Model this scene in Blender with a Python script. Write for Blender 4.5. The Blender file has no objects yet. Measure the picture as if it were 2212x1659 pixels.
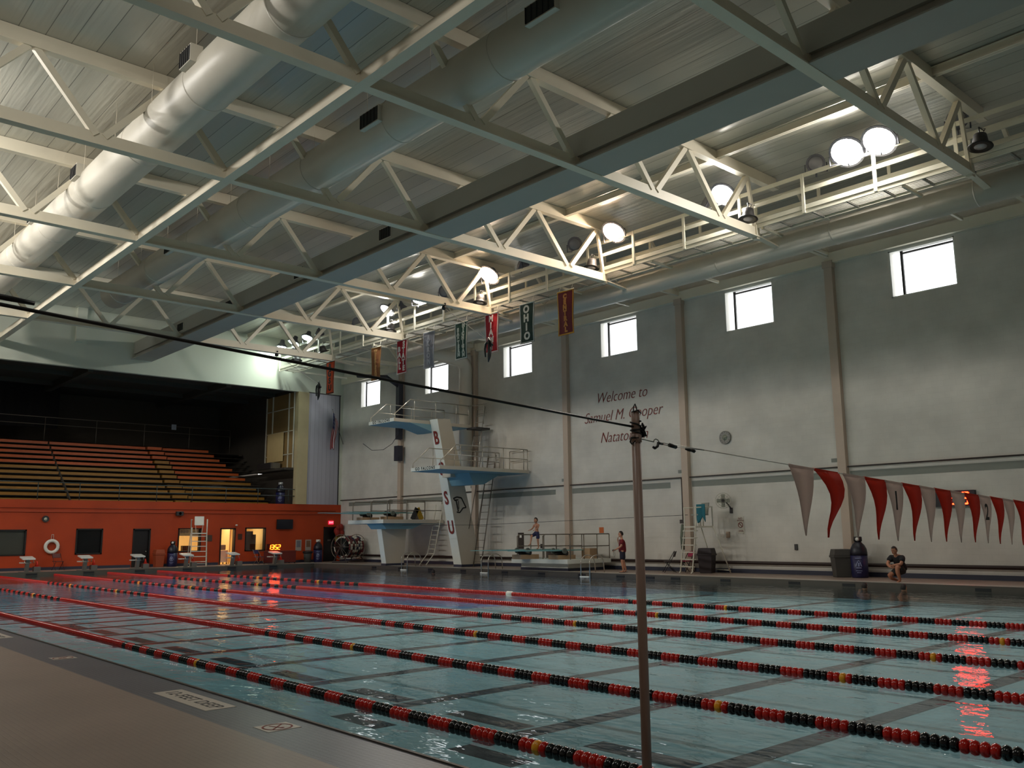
import bpy, bmesh, math, random
from mathutils import Vector, Matrix
random.seed(7)
SC = bpy.context.scene
COL = SC.collection
PI = math.pi

# ------------------------------------------------------------------ camera
cam_d = bpy.data.cameras.new('camera'); cam = bpy.data.objects.new('camera', cam_d); COL.objects.link(cam)
FPX, YAW, PIT, ROL = 1903.14, 0.7313, 0.1697, -0.0095
cam_d.sensor_fit = 'HORIZONTAL'; cam_d.sensor_width = 36.0; cam_d.lens = FPX * 36.0 / 2212.0
cam_d.clip_start = 0.05; cam_d.clip_end = 300
fw = Vector((-math.cos(YAW)*math.cos(PIT), math.sin(YAW)*math.cos(PIT), math.sin(PIT)))
r0 = Vector((math.sin(YAW), math.cos(YAW), 0)); u0 = r0.cross(fw)
rt = math.cos(ROL)*r0 + math.sin(ROL)*u0; up = -math.sin(ROL)*r0 + math.cos(ROL)*u0
M = Matrix((rt, up, -fw)).transposed().to_4x4(); M.translation = Vector((50.939, -30.529, 1.57))
cam.matrix_world = M
SC.camera = cam

# ------------------------------------------------------------------ world, exposure
SC.view_settings.view_transform = 'Standard'; SC.view_settings.look = 'None'
SC.view_settings.exposure = 0.0; SC.view_settings.gamma = 1.0; SC.view_settings.use_curve_mapping = False
W = bpy.data.worlds.new('overcast_sky'); SC.world = W; W.use_nodes = True
nt = W.node_tree; bg = nt.nodes['Background']; bg.inputs[0].default_value = (1.0, 0.975, 0.96, 1); bg.inputs[1].default_value = 3.0

LAMP_P = 290.0      # power of one floodlight
NEAR_P = 470.0      # floodlights over the near deck

# ------------------------------------------------------------------ materials
def srgb(r, g, b):
    f = lambda c: (c/12.92 if c <= 0.04045 else ((c+0.055)/1.055)**2.4)
    return (f(r/255), f(g/255), f(b/255), 1)
MATS = {}
def mat(name, col, rough=0.6, metal=0.0, var=0.08, scale=3.0, bump=0.0, bscale=40.0, emit=None, estr=0.0, spec=0.5):
    if name in MATS: return MATS[name]
    m = bpy.data.materials.new(name); m.use_nodes = True; n = m.node_tree; b = n.nodes['Principled BSDF']
    c = srgb(*col)
    b.inputs['Roughness'].default_value = rough; b.inputs['Metallic'].default_value = metal
    b.inputs['Specular IOR Level'].default_value = spec
    if var > 0:
        tc = n.nodes.new('ShaderNodeTexCoord'); no = n.nodes.new('ShaderNodeTexNoise'); no.inputs['Scale'].default_value = scale
        no.inputs['Detail'].default_value = 5
        mx = n.nodes.new('ShaderNodeMix'); mx.data_type = 'RGBA'
        n.links.new(tc.outputs['Object'], no.inputs['Vector']); n.links.new(no.outputs['Fac'], mx.inputs[0])
        mx.inputs[6].default_value = tuple(max(0, x*(1-var)) for x in c[:3]) + (1,)
        mx.inputs[7].default_value = tuple(min(1, x*(1+var)) for x in c[:3]) + (1,)
        n.links.new(mx.outputs[2], b.inputs['Base Color'])
        if bump > 0:
            n2 = n.nodes.new('ShaderNodeTexNoise'); n2.inputs['Scale'].default_value = bscale
            bp = n.nodes.new('ShaderNodeBump'); bp.inputs['Strength'].default_value = bump; bp.inputs['Distance'].default_value = 0.02
            n.links.new(tc.outputs['Object'], n2.inputs['Vector']); n.links.new(n2.outputs['Fac'], bp.inputs['Height'])
            n.links.new(bp.outputs['Normal'], b.inputs['Normal'])
    else:
        b.inputs['Base Color'].default_value = c
    if emit:
        b.inputs['Emission Color'].default_value = srgb(*emit); b.inputs['Emission Strength'].default_value = estr
    MATS[name] = m
    return m

def brick_mat(name, c1, c2, mortar, bw, rh, ms, rough, off=0.5, spec=0.4, bump=0.25, vert=False):
    """tiles or blocks laid out in world metres"""
    m = bpy.data.materials.new(name); m.use_nodes = True; n = m.node_tree; b = n.nodes['Principled BSDF']
    tc = n.nodes.new('ShaderNodeTexCoord'); src = tc.outputs['Object']
    if vert:
        mp = n.nodes.new('ShaderNodeMapping'); mp.inputs['Rotation'].default_value = vert
        n.links.new(src, mp.inputs[0]); src = mp.outputs[0]
    br = n.nodes.new('ShaderNodeTexBrick'); br.offset = off; br.squash = 1.0
    br.inputs['Scale'].default_value = 1.0; br.inputs['Brick Width'].default_value = bw; br.inputs['Row Height'].default_value = rh
    br.inputs['Mortar Size'].default_value = ms; br.inputs['Mortar Smooth'].default_value = 0.2
    br.inputs['Color1'].default_value = srgb(*c1); br.inputs['Color2'].default_value = srgb(*c2); br.inputs['Mortar'].default_value = srgb(*mortar)
    n.links.new(src, br.inputs['Vector'])
    no = n.nodes.new('ShaderNodeTexNoise'); no.inputs['Scale'].default_value = 0.7; no.inputs['Detail'].default_value = 6
    n.links.new(tc.outputs['Object'], no.inputs['Vector'])
    ramp = n.nodes.new('ShaderNodeMapRange'); ramp.inputs[1].default_value = 0.3; ramp.inputs[2].default_value = 0.7
    ramp.inputs[3].default_value = 0.86; ramp.inputs[4].default_value = 1.08
    n.links.new(no.outputs['Fac'], ramp.inputs[0])
    mx = n.nodes.new('ShaderNodeVectorMath'); mx.operation = 'SCALE'
    n.links.new(br.outputs['Color'], mx.inputs[0]); n.links.new(ramp.outputs[0], mx.inputs['Scale'])
    n.links.new(mx.outputs[0], b.inputs['Base Color'])
    b.inputs['Roughness'].default_value = rough; b.inputs['Specular IOR Level'].default_value = spec
    if bump:
        bp = n.nodes.new('ShaderNodeBump'); bp.inputs['Strength'].default_value = bump; bp.inputs['Distance'].default_value = 0.004; bp.invert = True
        n.links.new(br.outputs['Fac'], bp.inputs['Height']); n.links.new(bp.outputs['Normal'], b.inputs['Normal'])
    return m

wall_block = brick_mat('painted_block_wall', (206, 203, 194), (203, 200, 191), (198, 195, 186), 0.4, 0.2, 0.005, 0.75, vert=(PI/2, 0, 0), bump=0.06)
orange_block = brick_mat('orange_block_wall', (200, 74, 24), (192, 69, 22), (176, 62, 20), 0.4, 0.2, 0.006, 0.55, vert=(PI/2, 0, PI/2), bump=0.15)
header_m = mat('header_paint', (205, 208, 192), 0.6, var=0.05, scale=0.5)
cream = mat('cream_steel_paint', (216, 208, 188), 0.5, var=0.06, scale=2)
cream_rail = mat('cream_rail_paint', (214, 210, 192), 0.55, var=0.05)
column_m = mat('tan_column_paint', (186, 168, 151), 0.65, var=0.06)
duct_m = mat('painted_spiral_duct', (200, 195, 182), 0.42, var=0.06, scale=1.5, bump=0.1, bscale=8)
boxduct_m = mat('painted_box_duct', (164, 162, 152), 0.5, var=0.06, scale=1.2)
grille = mat('dark_grille', (24, 24, 24), 0.6)
grey_stripe = mat('grey_wall_stripe', (128, 132, 124), 0.7)
navy = mat('navy_base', (48, 52, 70), 0.5)
brown_pipe = mat('dark_brown_pipe', (40, 22, 16), 0.5)
conduit_m = mat('dark_conduit', (58, 50, 46), 0.5)
chrome = mat('brushed_rail_steel', (190, 186, 176), 0.28, metal=0.85, var=0.04)
dull_steel = mat('dull_rail_steel', (120, 112, 100), 0.4, metal=0.5, var=0.05)
deck_tile = brick_mat('deck_mosaic_tile', (150, 133, 121), (146, 130, 119), (136, 121, 111), 0.05, 0.05, 0.004, 0.38, off=0.0)
band_tile = brick_mat('grey_edge_tile', (108, 108, 114), (102, 103, 110), (82, 82, 88), 0.05, 0.05, 0.004, 0.35, off=0.0)
pool_tile = brick_mat('pool_floor_tile', (172, 212, 218), (166, 207, 213), (158, 198, 205), 0.3, 0.3, 0.006, 0.6, off=0.0)
pool_line = mat('black_pool_line', (34, 36, 50), 0.6)
white_tile = mat('white_marker_tile', (186, 176, 164), 0.4, var=0.05)
black = mat('black_plastic', (16, 16, 18), 0.45)
charcoal = mat('charcoal_plastic', (52, 50, 50), 0.5)
white = mat('white_plastic', (225, 224, 216), 0.45)
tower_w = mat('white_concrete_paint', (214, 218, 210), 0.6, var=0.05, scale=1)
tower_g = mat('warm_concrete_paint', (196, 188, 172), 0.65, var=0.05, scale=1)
plat_blue = mat('pale_blue_underside', (120, 158, 170), 0.6, var=0.05)
letter_red = mat('red_brown_letters', (120, 38, 28), 0.6)
board_m = mat('teal_springboard', (112, 160, 158), 0.6)
wood_or = mat('orange_varnished_bench', (176, 80, 28), 0.32, var=0.2, scale=2)
wood_y = mat('amber_varnished_bench', (140, 98, 34), 0.36, var=0.2, scale=2)
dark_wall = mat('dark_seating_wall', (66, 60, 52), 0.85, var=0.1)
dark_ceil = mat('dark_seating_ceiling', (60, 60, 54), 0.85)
glass_dark = mat('dark_window_glass', (22, 25, 27), 0.12, var=0.02)
frame_blk = mat('black_window_frame', (22, 18, 16), 0.5)
skin_l = mat('skin_light', (186, 132, 104), 0.55, var=0.05)
skin_b = mat('skin_tan', (168, 112, 84), 0.55, var=0.05)
hair_m = mat('dark_brown_hair', (28, 18, 14), 0.7, bump=0.4, bscale=120)
red_led = mat('red_led_segment', (255, 40, 20), 0.4, var=0, emit=(255, 40, 14), estr=25)
red_led_far = mat('orange_red_led', (255, 80, 20), 0.4, var=0, emit=(255, 80, 14), estr=22)
led_halo = mat('dark_led_board', (60, 6, 4), 0.4)
water_m = bpy.data.materials.new('pool_water')
water_m.use_nodes = True
n = water_m.node_tree; n.nodes.remove(n.nodes['Principled BSDF']); out = n.nodes['Material Output']
tr = n.nodes.new('ShaderNodeBsdfTransparent'); tr.inputs[0].default_value = (0.95, 0.99, 1.0, 1)
gl = n.nodes.new('ShaderNodeBsdfGlossy'); gl.inputs['Roughness'].default_value = 0.03; gl.inputs['Color'].default_value = (1, 1, 1, 1)
fr = n.nodes.new('ShaderNodeFresnel'); fr.inputs['IOR'].default_value = 1.25
mxs = n.nodes.new('ShaderNodeMixShader')
tc = n.nodes.new('ShaderNodeTexCoord'); mp = n.nodes.new('ShaderNodeMapping'); mp.inputs['Scale'].default_value = (0.55, 1.0, 1.0)
n1 = n.nodes.new('ShaderNodeTexNoise'); n1.inputs['Scale'].default_value = 2.2; n1.inputs['Detail'].default_value = 3; n1.inputs['Roughness'].default_value = 0.5
bp = n.nodes.new('ShaderNodeBump'); bp.inputs['Strength'].default_value = 0.55; bp.inputs['Distance'].default_value = 0.045
n.links.new(tc.outputs['Object'], mp.inputs[0]); n.links.new(mp.outputs[0], n1.inputs['Vector']); n2 = n.nodes.new('ShaderNodeTexNoise'); n2.inputs['Scale'].default_value = 9.0; n2.inputs['Detail'].default_value = 2
ml = n.nodes.new('ShaderNodeMath'); ml.operation = 'MULTIPLY_ADD'; ml.inputs[1].default_value = 0.22
n.links.new(mp.outputs[0], n2.inputs['Vector']); n.links.new(n2.outputs['Fac'], ml.inputs[0]); n.links.new(n1.outputs['Fac'], ml.inputs[2]); n.links.new(ml.outputs[0], bp.inputs['Height'])
n.links.new(bp.outputs['Normal'], gl.inputs['Normal']); n.links.new(bp.outputs['Normal'], fr.inputs['Normal'])
n.links.new(fr.outputs[0], mxs.inputs[0]); n.links.new(tr.outputs[0], mxs.inputs[1]); n.links.new(gl.outputs[0], mxs.inputs[2])
n.links.new(mxs.outputs[0], out.inputs['Surface'])
va = n.nodes.new('ShaderNodeVolumeAbsorption'); va.inputs['Color'].default_value = (0.25, 0.72, 0.92, 1); va.inputs['Density'].default_value = 0.05
n.links.new(va.outputs[0], out.inputs['Volume'])
pane_m = bpy.data.materials.new('clear_window_pane'); pane_m.use_nodes = True
n = pane_m.node_tree; n.nodes.remove(n.nodes['Principled BSDF']); out = n.nodes['Material Output']
tr = n.nodes.new('ShaderNodeBsdfTransparent'); tr.inputs[0].default_value = (0.93, 0.95, 0.96, 1)
gl = n.nodes.new('ShaderNodeBsdfGlossy'); gl.inputs['Roughness'].default_value = 0.03
mxs = n.nodes.new('ShaderNodeMixShader'); mxs.inputs[0].default_value = 0.06
n.links.new(tr.outputs[0], mxs.inputs[1]); n.links.new(gl.outputs[0], mxs.inputs[2]); n.links.new(mxs.outputs[0], out.inputs['Surface'])

def translucent(m, k=0.45):
    n = m.node_tree; b = n.nodes['Principled BSDF']; o = n.nodes['Material Output']
    t = n.nodes.new('ShaderNodeBsdfTranslucent'); mx = n.nodes.new('ShaderNodeMixShader'); mx.inputs[0].default_value = k
    if b.inputs['Base Color'].links: n.links.new(b.inputs['Base Color'].links[0].from_socket, t.inputs[0])
    else: t.inputs[0].default_value = b.inputs['Base Color'].default_value
    n.links.new(b.outputs[0], mx.inputs[1]); n.links.new(t.outputs[0], mx.inputs[2]); n.links.new(mx.outputs[0], o.inputs['Surface'])
    return m
# ribbed metal roof deck: ribs run along X, procedural lines in Y
def ribbed(name, col, axis, pitch, rough, metal, spec=0.6, dist=0.03):
    m = bpy.data.materials.new(name); m.use_nodes = True; n = m.node_tree; b = n.nodes['Principled BSDF']
    tc = n.nodes.new('ShaderNodeTexCoord'); sx = n.nodes.new('ShaderNodeSeparateXYZ'); n.links.new(tc.outputs['Object'], sx.inputs[0])
    mu = n.nodes.new('ShaderNodeMath'); mu.operation = 'DIVIDE'; mu.inputs[1].default_value = pitch; n.links.new(sx.outputs[axis], mu.inputs[0])
    fr = n.nodes.new('ShaderNodeMath'); fr.operation = 'FRACT'; n.links.new(mu.outputs[0], fr.inputs[0])
    lt = n.nodes.new('ShaderNodeMath'); lt.operation = 'LESS_THAN'; lt.inputs[1].default_value = 0.035; n.links.new(fr.outputs[0], lt.inputs[0])
    fl = n.nodes.new('ShaderNodeMath'); fl.operation = 'FLOOR'; n.links.new(mu.outputs[0], fl.inputs[0])
    wn = n.nodes.new('ShaderNodeTexWhiteNoise'); wn.noise_dimensions = '1D'; n.links.new(fl.outputs[0], wn.inputs['W'])
    r = n.nodes.new('ShaderNodeMapRange'); r.inputs[3].default_value = 0.82; r.inputs[4].default_value = 1.08; n.links.new(wn.outputs['Value'], r.inputs[0])
    c = n.nodes.new('ShaderNodeMix'); c.data_type = 'RGBA'; base = srgb(*col)
    c.inputs[6].default_value = base; c.inputs[7].default_value = tuple(x*0.35 for x in base[:3]) + (1,); n.links.new(lt.outputs[0], c.inputs[0])
    sc = n.nodes.new('ShaderNodeVectorMath'); sc.operation = 'SCALE'; n.links.new(c.outputs[2], sc.inputs[0]); n.links.new(r.outputs[0], sc.inputs['Scale'])
    n.links.new(sc.outputs[0], b.inputs['Base Color'])
    b.inputs['Roughness'].default_value = rough; b.inputs['Metallic'].default_value = metal; b.inputs['Specular IOR Level'].default_value = spec
    no = n.nodes.new('ShaderNodeTexNoise'); no.inputs['Scale'].default_value = 1.0
    mp = n.nodes.new('ShaderNodeMapping'); mp.inputs['Scale'].default_value = (0.4, 6, 1) if axis == 1 else (1, 6, 0.4)
    n.links.new(tc.outputs['Object'], mp.inputs[0]); n.links.new(mp.outputs[0], no.inputs['Vector'])
    bp = n.nodes.new('ShaderNodeBump'); bp.inputs['Strength'].default_value = 0.5; bp.inputs['Distance'].default_value = dist
    n.links.new(no.outputs['Fac'], bp.inputs['Height']); n.links.new(bp.outputs['Normal'], b.inputs['Normal'])
    return m
roof_m = ribbed('ribbed_roof_deck', (186, 184, 172), 1, 0.61, 0.3, 0.1)
corr_m = ribbed('corrugated_grey_panel', (186, 184, 194), 1, 0.3, 0.4, 0.1, dist=0.01)

# ------------------------------------------------------------------ mesh building helpers
class MB:
    def __init__(s): s.v = []; s.f = []; s.m = []; s.sm = []
    def add(s, vs, fs, mi=0, smooth=False, mt=None):
        o = len(s.v)
        for p in vs:
            p = Vector(p)
            if mt is not None: p = mt @ p
            s.v.append(p)
        for f in fs: s.f.append([i+o for i in f]); s.m.append(mi); s.sm.append(smooth)
        return s
    def box(s, a, b, mi=0, mt=None):
        x0, y0, z0 = [min(p, q) for p, q in zip(a, b)]; x1, y1, z1 = [max(p, q) for p, q in zip(a, b)]
        return s.add([(x0,y0,z0),(x1,y0,z0),(x1,y1,z0),(x0,y1,z0),(x0,y0,z1),(x1,y0,z1),(x1,y1,z1),(x0,y1,z1)],
            [(0,3,2,1),(4,5,6,7),(0,1,5,4),(1,2,6,5),(2,3,7,6),(3,0,4,7)], mi, mt=mt)
    def bar(s, p, q, w, h, mi=0, upv=(0,0,1), mt=None):
        """rectangular bar from p to q, w across, h along upv"""
        p = Vector(p); q = Vector(q); d = (q-p).normalized(); a = d.cross(Vector(upv))
        if a.length < 1e-4: a = d.cross(Vector((1,0,0)))
        a.normalize(); b = a.cross(d).normalized(); a *= w/2; b *= h/2
        vs = [p-a-b, p+a-b, p+a+b, p-a+b, q-a-b, q+a-b, q+a+b, q-a+b]
        return s.add(vs, [(0,1,2,3),(7,6,5,4),(0,4,5,1),(1,5,6,2),(2,6,7,3),(3,7,4,0)], mi, mt=mt)
    def tube(s, pts, r, n=8, mi=0, cap=True, mt=None):
        pts = [Vector(p) for p in pts]; rs = r if isinstance(r, (list, tuple)) else [r]*len(pts)
        vs = []; prev = None
        for i, p in enumerate(pts):
            if i == 0: d = pts[1]-p
            elif i == len(pts)-1: d = p-pts[i-1]
            else: d = (pts[i+1]-p).normalized() + (p-pts[i-1]).normalized()
            if d.length < 1e-9: d = Vector((0,0,1))
            d.normalize()
            if prev is None:
                a = d.cross(Vector((0,0,1)))
                if a.length < 0.05: a = d.cross(Vector((1,0,0)))
            else: a = prev - d*prev.dot(d)
            a.normalize(); prev = a; b = d.cross(a)
            k = 1.0
            if 0 < i < len(pts)-1:
                c = max(0.35, (pts[i+1]-p).normalized().dot(d)); k = 1.0/c if c > 0.6 else 1.2
            for j in range(n):
                t = 2*PI*j/n; vs.append(p + (a*math.cos(t) + b*math.sin(t))*rs[i]*k)
        fs = []
        for i in range(len(pts)-1):
            for j in range(n):
                k2 = (j+1) % n; fs.append((i*n+j, i*n+k2, (i+1)*n+k2, (i+1)*n+j))
        s.add(vs, fs, mi, True, mt)
        if cap:
            s.add(vs[:n], [tuple(range(n))[::-1]], mi, False, mt); s.add(vs[-n:], [tuple(range(n))], mi, False, mt)
        return s
    def lathe(s, prof, c=(0,0,0), n=20, mi=0, axis='Z', mt=None, smooth=True):
        vs = []; c = Vector(c)
        for r, z in prof:
            for j in range(n):
                t = 2*PI*j/n; x, y = r*math.cos(t), r*math.sin(t)
                p = {'Z': (x, y, z), 'X': (z, x, y), 'Y': (x, z, y)}[axis]; vs.append(c+Vector(p))
        fs = [(i*n+j, i*n+(j+1) % n, (i+1)*n+(j+1) % n, (i+1)*n+j) for i in range(len(prof)-1) for j in range(n)]
        if axis == 'Y': fs = [f[::-1] for f in fs]
        s.add(vs, fs, mi, smooth, mt)
        if prof[0][0] > 1e-5: s.add(vs[:n], [tuple(range(n))[::-1]], mi, False, mt)
        if prof[-1][0] > 1e-5: s.add(vs[-n:], [tuple(range(n))], mi, False, mt)
        return s
    def prism(s, poly, a, b, mi=0, axis='X', mt=None):
        """poly (2-D) extruded along axis from a to b"""
        def P(u, v, w): return {'X': (w, u, v), 'Y': (u, w, v), 'Z': (u, v, w)}[axis]
        k = len(poly); vs = [P(u, v, a) for u, v in poly] + [P(u, v, b) for u, v in poly]
        fs = [tuple(range(k))[::-1], tuple(range(k, 2*k))] + [(i, (i+1) % k, k+(i+1) % k, k+i) for i in range(k)]
        return s.add(vs, fs, mi, mt=mt)
    def sphere(s, c, r, n=12, m=8, mi=0, sc=(1,1,1), mt=None):
        vs = []; fs = []
        for i in range(m+1):
            t = PI*i/m
            for j in range(n):
                p = 2*PI*j/n; vs.append((c[0]+r*sc[0]*math.sin(t)*math.cos(p), c[1]+r*sc[1]*math.sin(t)*math.sin(p), c[2]+r*sc[2]*math.cos(t)))
        for i in range(m):
            for j in range(n): fs.append((i*n+j, (i+1)*n+j, (i+1)*n+(j+1) % n, i*n+(j+1) % n))
        return s.add(vs, fs, mi, True, mt)
    def build(s, name, mats, parent=None, bevel=0, loc=None):
        me = bpy.data.meshes.new(name); me.from_pydata([tuple(v) for v in s.v], [], s.f)
        if not isinstance(mats, (list, tuple)): mats = [mats]
        for m in mats: me.materials.append(m)
        me.polygons.foreach_set('material_index', s.m); me.polygons.foreach_set('use_smooth', s.sm)
        bm = bmesh.new(); bm.from_mesh(me); bmesh.ops.remove_doubles(bm, verts=bm.verts, dist=1e-5)
        bmesh.ops.recalc_face_normals(bm, faces=bm.faces); bm.to_mesh(me); bm.free(); me.update()
        o = bpy.data.objects.new(name, me); COL.objects.link(o)
        if parent: o.parent = parent
        if loc: o.location = loc
        if bevel:
            md = o.modifiers.new('bevel', 'BEVEL'); md.width = bevel; md.segments = 2; md.limit_method = 'ANGLE'
        return o
def tag(o, label=None, cat=None, group=None, kind=None):
    if label: o['label'] = label
    if cat: o['category'] = cat
    if group: o['group'] = group
    if kind: o['kind'] = kind
    return o
def thing(name, label, cat, loc=(0,0,0), rz=0, group=None):
    o = bpy.data.objects.new(name, None); COL.objects.link(o); o.location = loc; o.rotation_euler = (0,0,rz); o.empty_display_size = 0.2
    return tag(o, label, cat, group)
def struct(name, mb, mats, parent=None, label=None):
    o = mb.build(name, mats, parent)
    if not parent: o['kind'] = 'structure'
    if label: o['label'] = label
    return o
def dup(root, loc=None, rz=None, label=None, group=None):
    def cp(o, par):
        c = o.copy(); COL.objects.link(c); c.parent = par
        for ch in list(o.children): cp(ch, c)
        return c
    r = cp(root, None)
    if loc is not None: r.location = loc
    if rz is not None: r.rotation_euler = (0,0,rz)
    if label: r['label'] = label
    if group: r['group'] = group
    return r
def text_mesh(name, body, size, mt, m, parent=None, depth=0.01, shear=0.0, align='CENTER', spacing=1.0, line=1.0, offset=0.0, xs=1.0):
    cu = bpy.data.curves.new(name, 'FONT'); cu.body = body; cu.size = size; cu.extrude = depth; cu.shear = shear
    cu.align_x = align; cu.align_y = 'CENTER'; cu.space_character = spacing; cu.space_line = line; cu.offset = offset; cu.resolution_u = 3
    t = bpy.data.objects.new(name, cu); COL.objects.link(t)
    dg = bpy.context.evaluated_depsgraph_get(); me = bpy.data.meshes.new_from_object(t.evaluated_get(dg))
    bpy.data.objects.remove(t); bpy.data.curves.remove(cu)
    me.transform(Matrix.Diagonal((xs, 1, 1, 1))); me.transform(mt); me.materials.clear(); me.materials.append(m)
    o = bpy.data.objects.new(name, me); COL.objects.link(o)
    if parent: o.parent = parent
    return o
def frame(o, xdir, ydir):
    """matrix placing text: local x -> xdir, local y -> ydir"""
    x = Vector(xdir).normalized(); y = Vector(ydir).normalized(); z = x.cross(y).normalized()
    m = Matrix((x, y, z)).transposed().to_4x4(); m.translation = Vector(o); return m
WALLX = lambda x, z, y=-0.02: frame((x, y, z), (1,0,0), (0,0,1))          # on the window wall, read from the pool
ENDX = lambda y, z, x=0.02: frame((x, y, z), (0,1,0), (0,0,1))            # on the end wall, read from the pool

# ------------------------------------------------------------------ the room
XE, YN, ZT = 62.0, -36.0, 14.1
S = 7.03
COLX = [42.08, 35.05, 28.02, 20.99, 13.96, 6.93, 49.11, 56.1]
WX0, WW, WZB, WZT = 2.136, 2.30, 9.78, 11.51
YP0, YP1, XP0, XP1 = -26.52, -3.65, 3.2, 57.0        # pool rectangle

# deck floor as four slabs around the pool
f = MB()
f.box((-0.02, YP1, -0.4), (XE, 0.0, 0.0)); f.box((-0.02, YN, -0.4), (XE, YP0-0.62, 0.0)); f.box((-0.02, YP0-0.62, -0.4), (XP0, YP1, 0.0)); f.box((XP1, YP0-0.62, -0.4), (XE, YP1, 0.0))
struct('floor', f, deck_tile, label='brown mosaic tiled pool deck')
f = MB(); f.box((XP0, YP0-0.62, -0.4), (XP1, YP0-0.03, 0.0))
struct('trim_1', f, band_tile, label='dark grey tile band along the near pool edge')
f = MB(); f.box((XP0, YP0-0.03, -0.5), (XP1, YP0, 0.012))
f.box((XP0, YP1-0.03, -0.5), (XP1, YP1+0.12, 0.02)); f.box((XP0-0.12, YP0, -0.5), (XP0+0.03, YP1-0.03, 0.02)); f.box((XP1, YP0, -0.5), (XP1+0.1, YP1, 0.02))
struct('trim_2', f, mat('gutter_lip', (70, 63, 54), 0.5), label='raised lip around the pool')
f = MB(); f.box((0.6, YP1+0.12, -0.3), (XP1, YP1+0.75, 0.012))
struct('trim_3', f, mat('pale_gutter_strip', (150, 146, 138), 0.4, var=0.1, scale=1.5), label='paler strip of deck along the far pool edge')
# dark inlet slots under the far lip
f = MB()
for x in (9.5, 12.0, 14.6, 17.2, 20.2, 22.6, 25.0, 27.1, 28.6, 29.8, 32.0, 34.7, 36.6, 40.6, 43.0): f.box((x, YP1-0.045, -0.13), (x+0.42, YP1, -0.04))
for y in (-21.5, -18.9, -16.3, -13.8, -11.3, -8.8, -6.3): f.box((XP0, y-0.25, -0.13), (XP0+0.045, y+0.25, -0.04))
struct('trim_4', f, black, label='dark gutter slots under the pool lip')

# pool basin: shallow floor, diving well at the back left tinted blue to stand for deep water
ZF, ZW = -0.62, -0.15
f = MB()
f.box((28.0, YP0, ZF-0.1), (XP1, -13.4, ZF)); f.add([(XP0,YP0,ZF-0.75),(28,YP0,ZF),(28,-13.4,ZF),(XP0,-13.4,ZF-0.75),(XP0,YP0,ZF-0.85),(28,YP0,ZF-0.1),(28,-13.4,ZF-0.1),(XP0,-13.4,ZF-0.85)], [(0,1,2,3),(7,6,5,4),(0,4,5,1),(1,5,6,2),(2,6,7,3),(3,7,4,0)]); f.box((29.5, -13.4, ZF-0.1), (XP1, YP1, ZF))
f.box((XP0-0.1, YP0, ZF-1.6), (XP0, YP1, -0.4)); f.box((XP1, YP0, ZF-0.1), (XP1+0.1, YP1, -0.4))
f.box((XP0, YP0-0.1, ZF-0.1), (XP1, YP0, -0.4)); f.box((XP0, YP1, ZF-1.6), (XP1, YP1+0.1, -0.4))
for q in (((XP0, -13.4, ZF-0.8), (29.5, YP1, ZF-0.6)), ((XP0, -13.5, ZF-1.5), (29.5, -13.4, ZF-0.1)), ((29.5, -13.4, ZF-1.5), (29.6, YP1, ZF-0.1))): f.box(q[0], q[1], 1)
struct('pool_basin', f, [pool_tile, brick_mat('depth_tinted_well_tile', (116, 192, 250), (110, 186, 246), (100, 174, 236), 0.3, 0.3, 0.006, 0.6, off=0.0)], label='pale aqua tiled pool basin')
f = MB()
k = 0
X = 50.4
while X > 6:
    zf = ZF+0.004+(0 if X > 28 else (X-28)*0.75/24.8); zg = zf-(0 if X > 28 else 0.06)
    f.box((X-0.15, -24.2, zg), (X+0.15, YP1 if X > 29.5 else -13.4, zf+(0 if X > 28 else 0.006)))
    f.box((X-1.52, -23.5, zg), (X-0.22, -23.18, zf))
    if X > 39: f.box((X-0.05, -24.6, ZF), (X+0.95, -24.3, ZF+0.004))
    X -= 2.36
struct('trim_5', f, pool_line, label='black lane lines and target bars on the pool floor')
f = MB(); f.box((XP0, YP0, ZF-1.58), (XP1, YP1, ZW))
w = f.build('pool_water', water_m); tag(w, 'rippled blue-green water filling the pool', 'water', kind='stuff')

# window wall (y = 0) with six openings
wins = [(WX0+i*S, WX0+i*S+WW) for i in range(8)]
f = MB()
f.box((-0.3, 0, -0.4), (XE, 0.3, WZB)); f.box((-0.3, 0, WZT), (XE, 0.3, ZT+0.3))
prev = -0.3
for a, b in wins: f.box((prev, 0, WZB), (a, 0.3, WZT)); prev = b
f.box((prev, 0, WZB), (XE, 0.3, WZT))
struct('wall_right', f, wall_block)
for i, (a, b) in enumerate(wins[:7]):
    w = thing('window_%d' % (i+1), None, None, ((a+b)/2, 0.15, WZB)); w['kind'] = 'structure'
    hw = (b-a)/2; h = WZT-WZB; f = MB()
    f.box((-hw, -0.14, 0), (-hw+0.05, 0.14, h)); f.box((hw-0.05, -0.14, 0), (hw, 0.14, h)); f.box((-hw, -0.14, h-0.05), (hw, 0.14, h)); f.box((-hw, -0.14, 0), (hw, 0.14, 0.05))
    f.build('window_frame', white, w)
    f = MB(); f.box((-hw+0.36, 0.0, 0.03), (-hw+0.44, 0.08, h-0.03)); f.box((-hw+0.4, 0.0, h-0.16), (hw-0.03, 0.08, h-0.1))
    f.build('window_mullion', charcoal, w)
    f = MB(); f.box((-hw+0.04, 0.09, 0.04), (hw-0.04, 0.1, h-0.04)); f.build('window_pane', pane_m, w)
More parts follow.
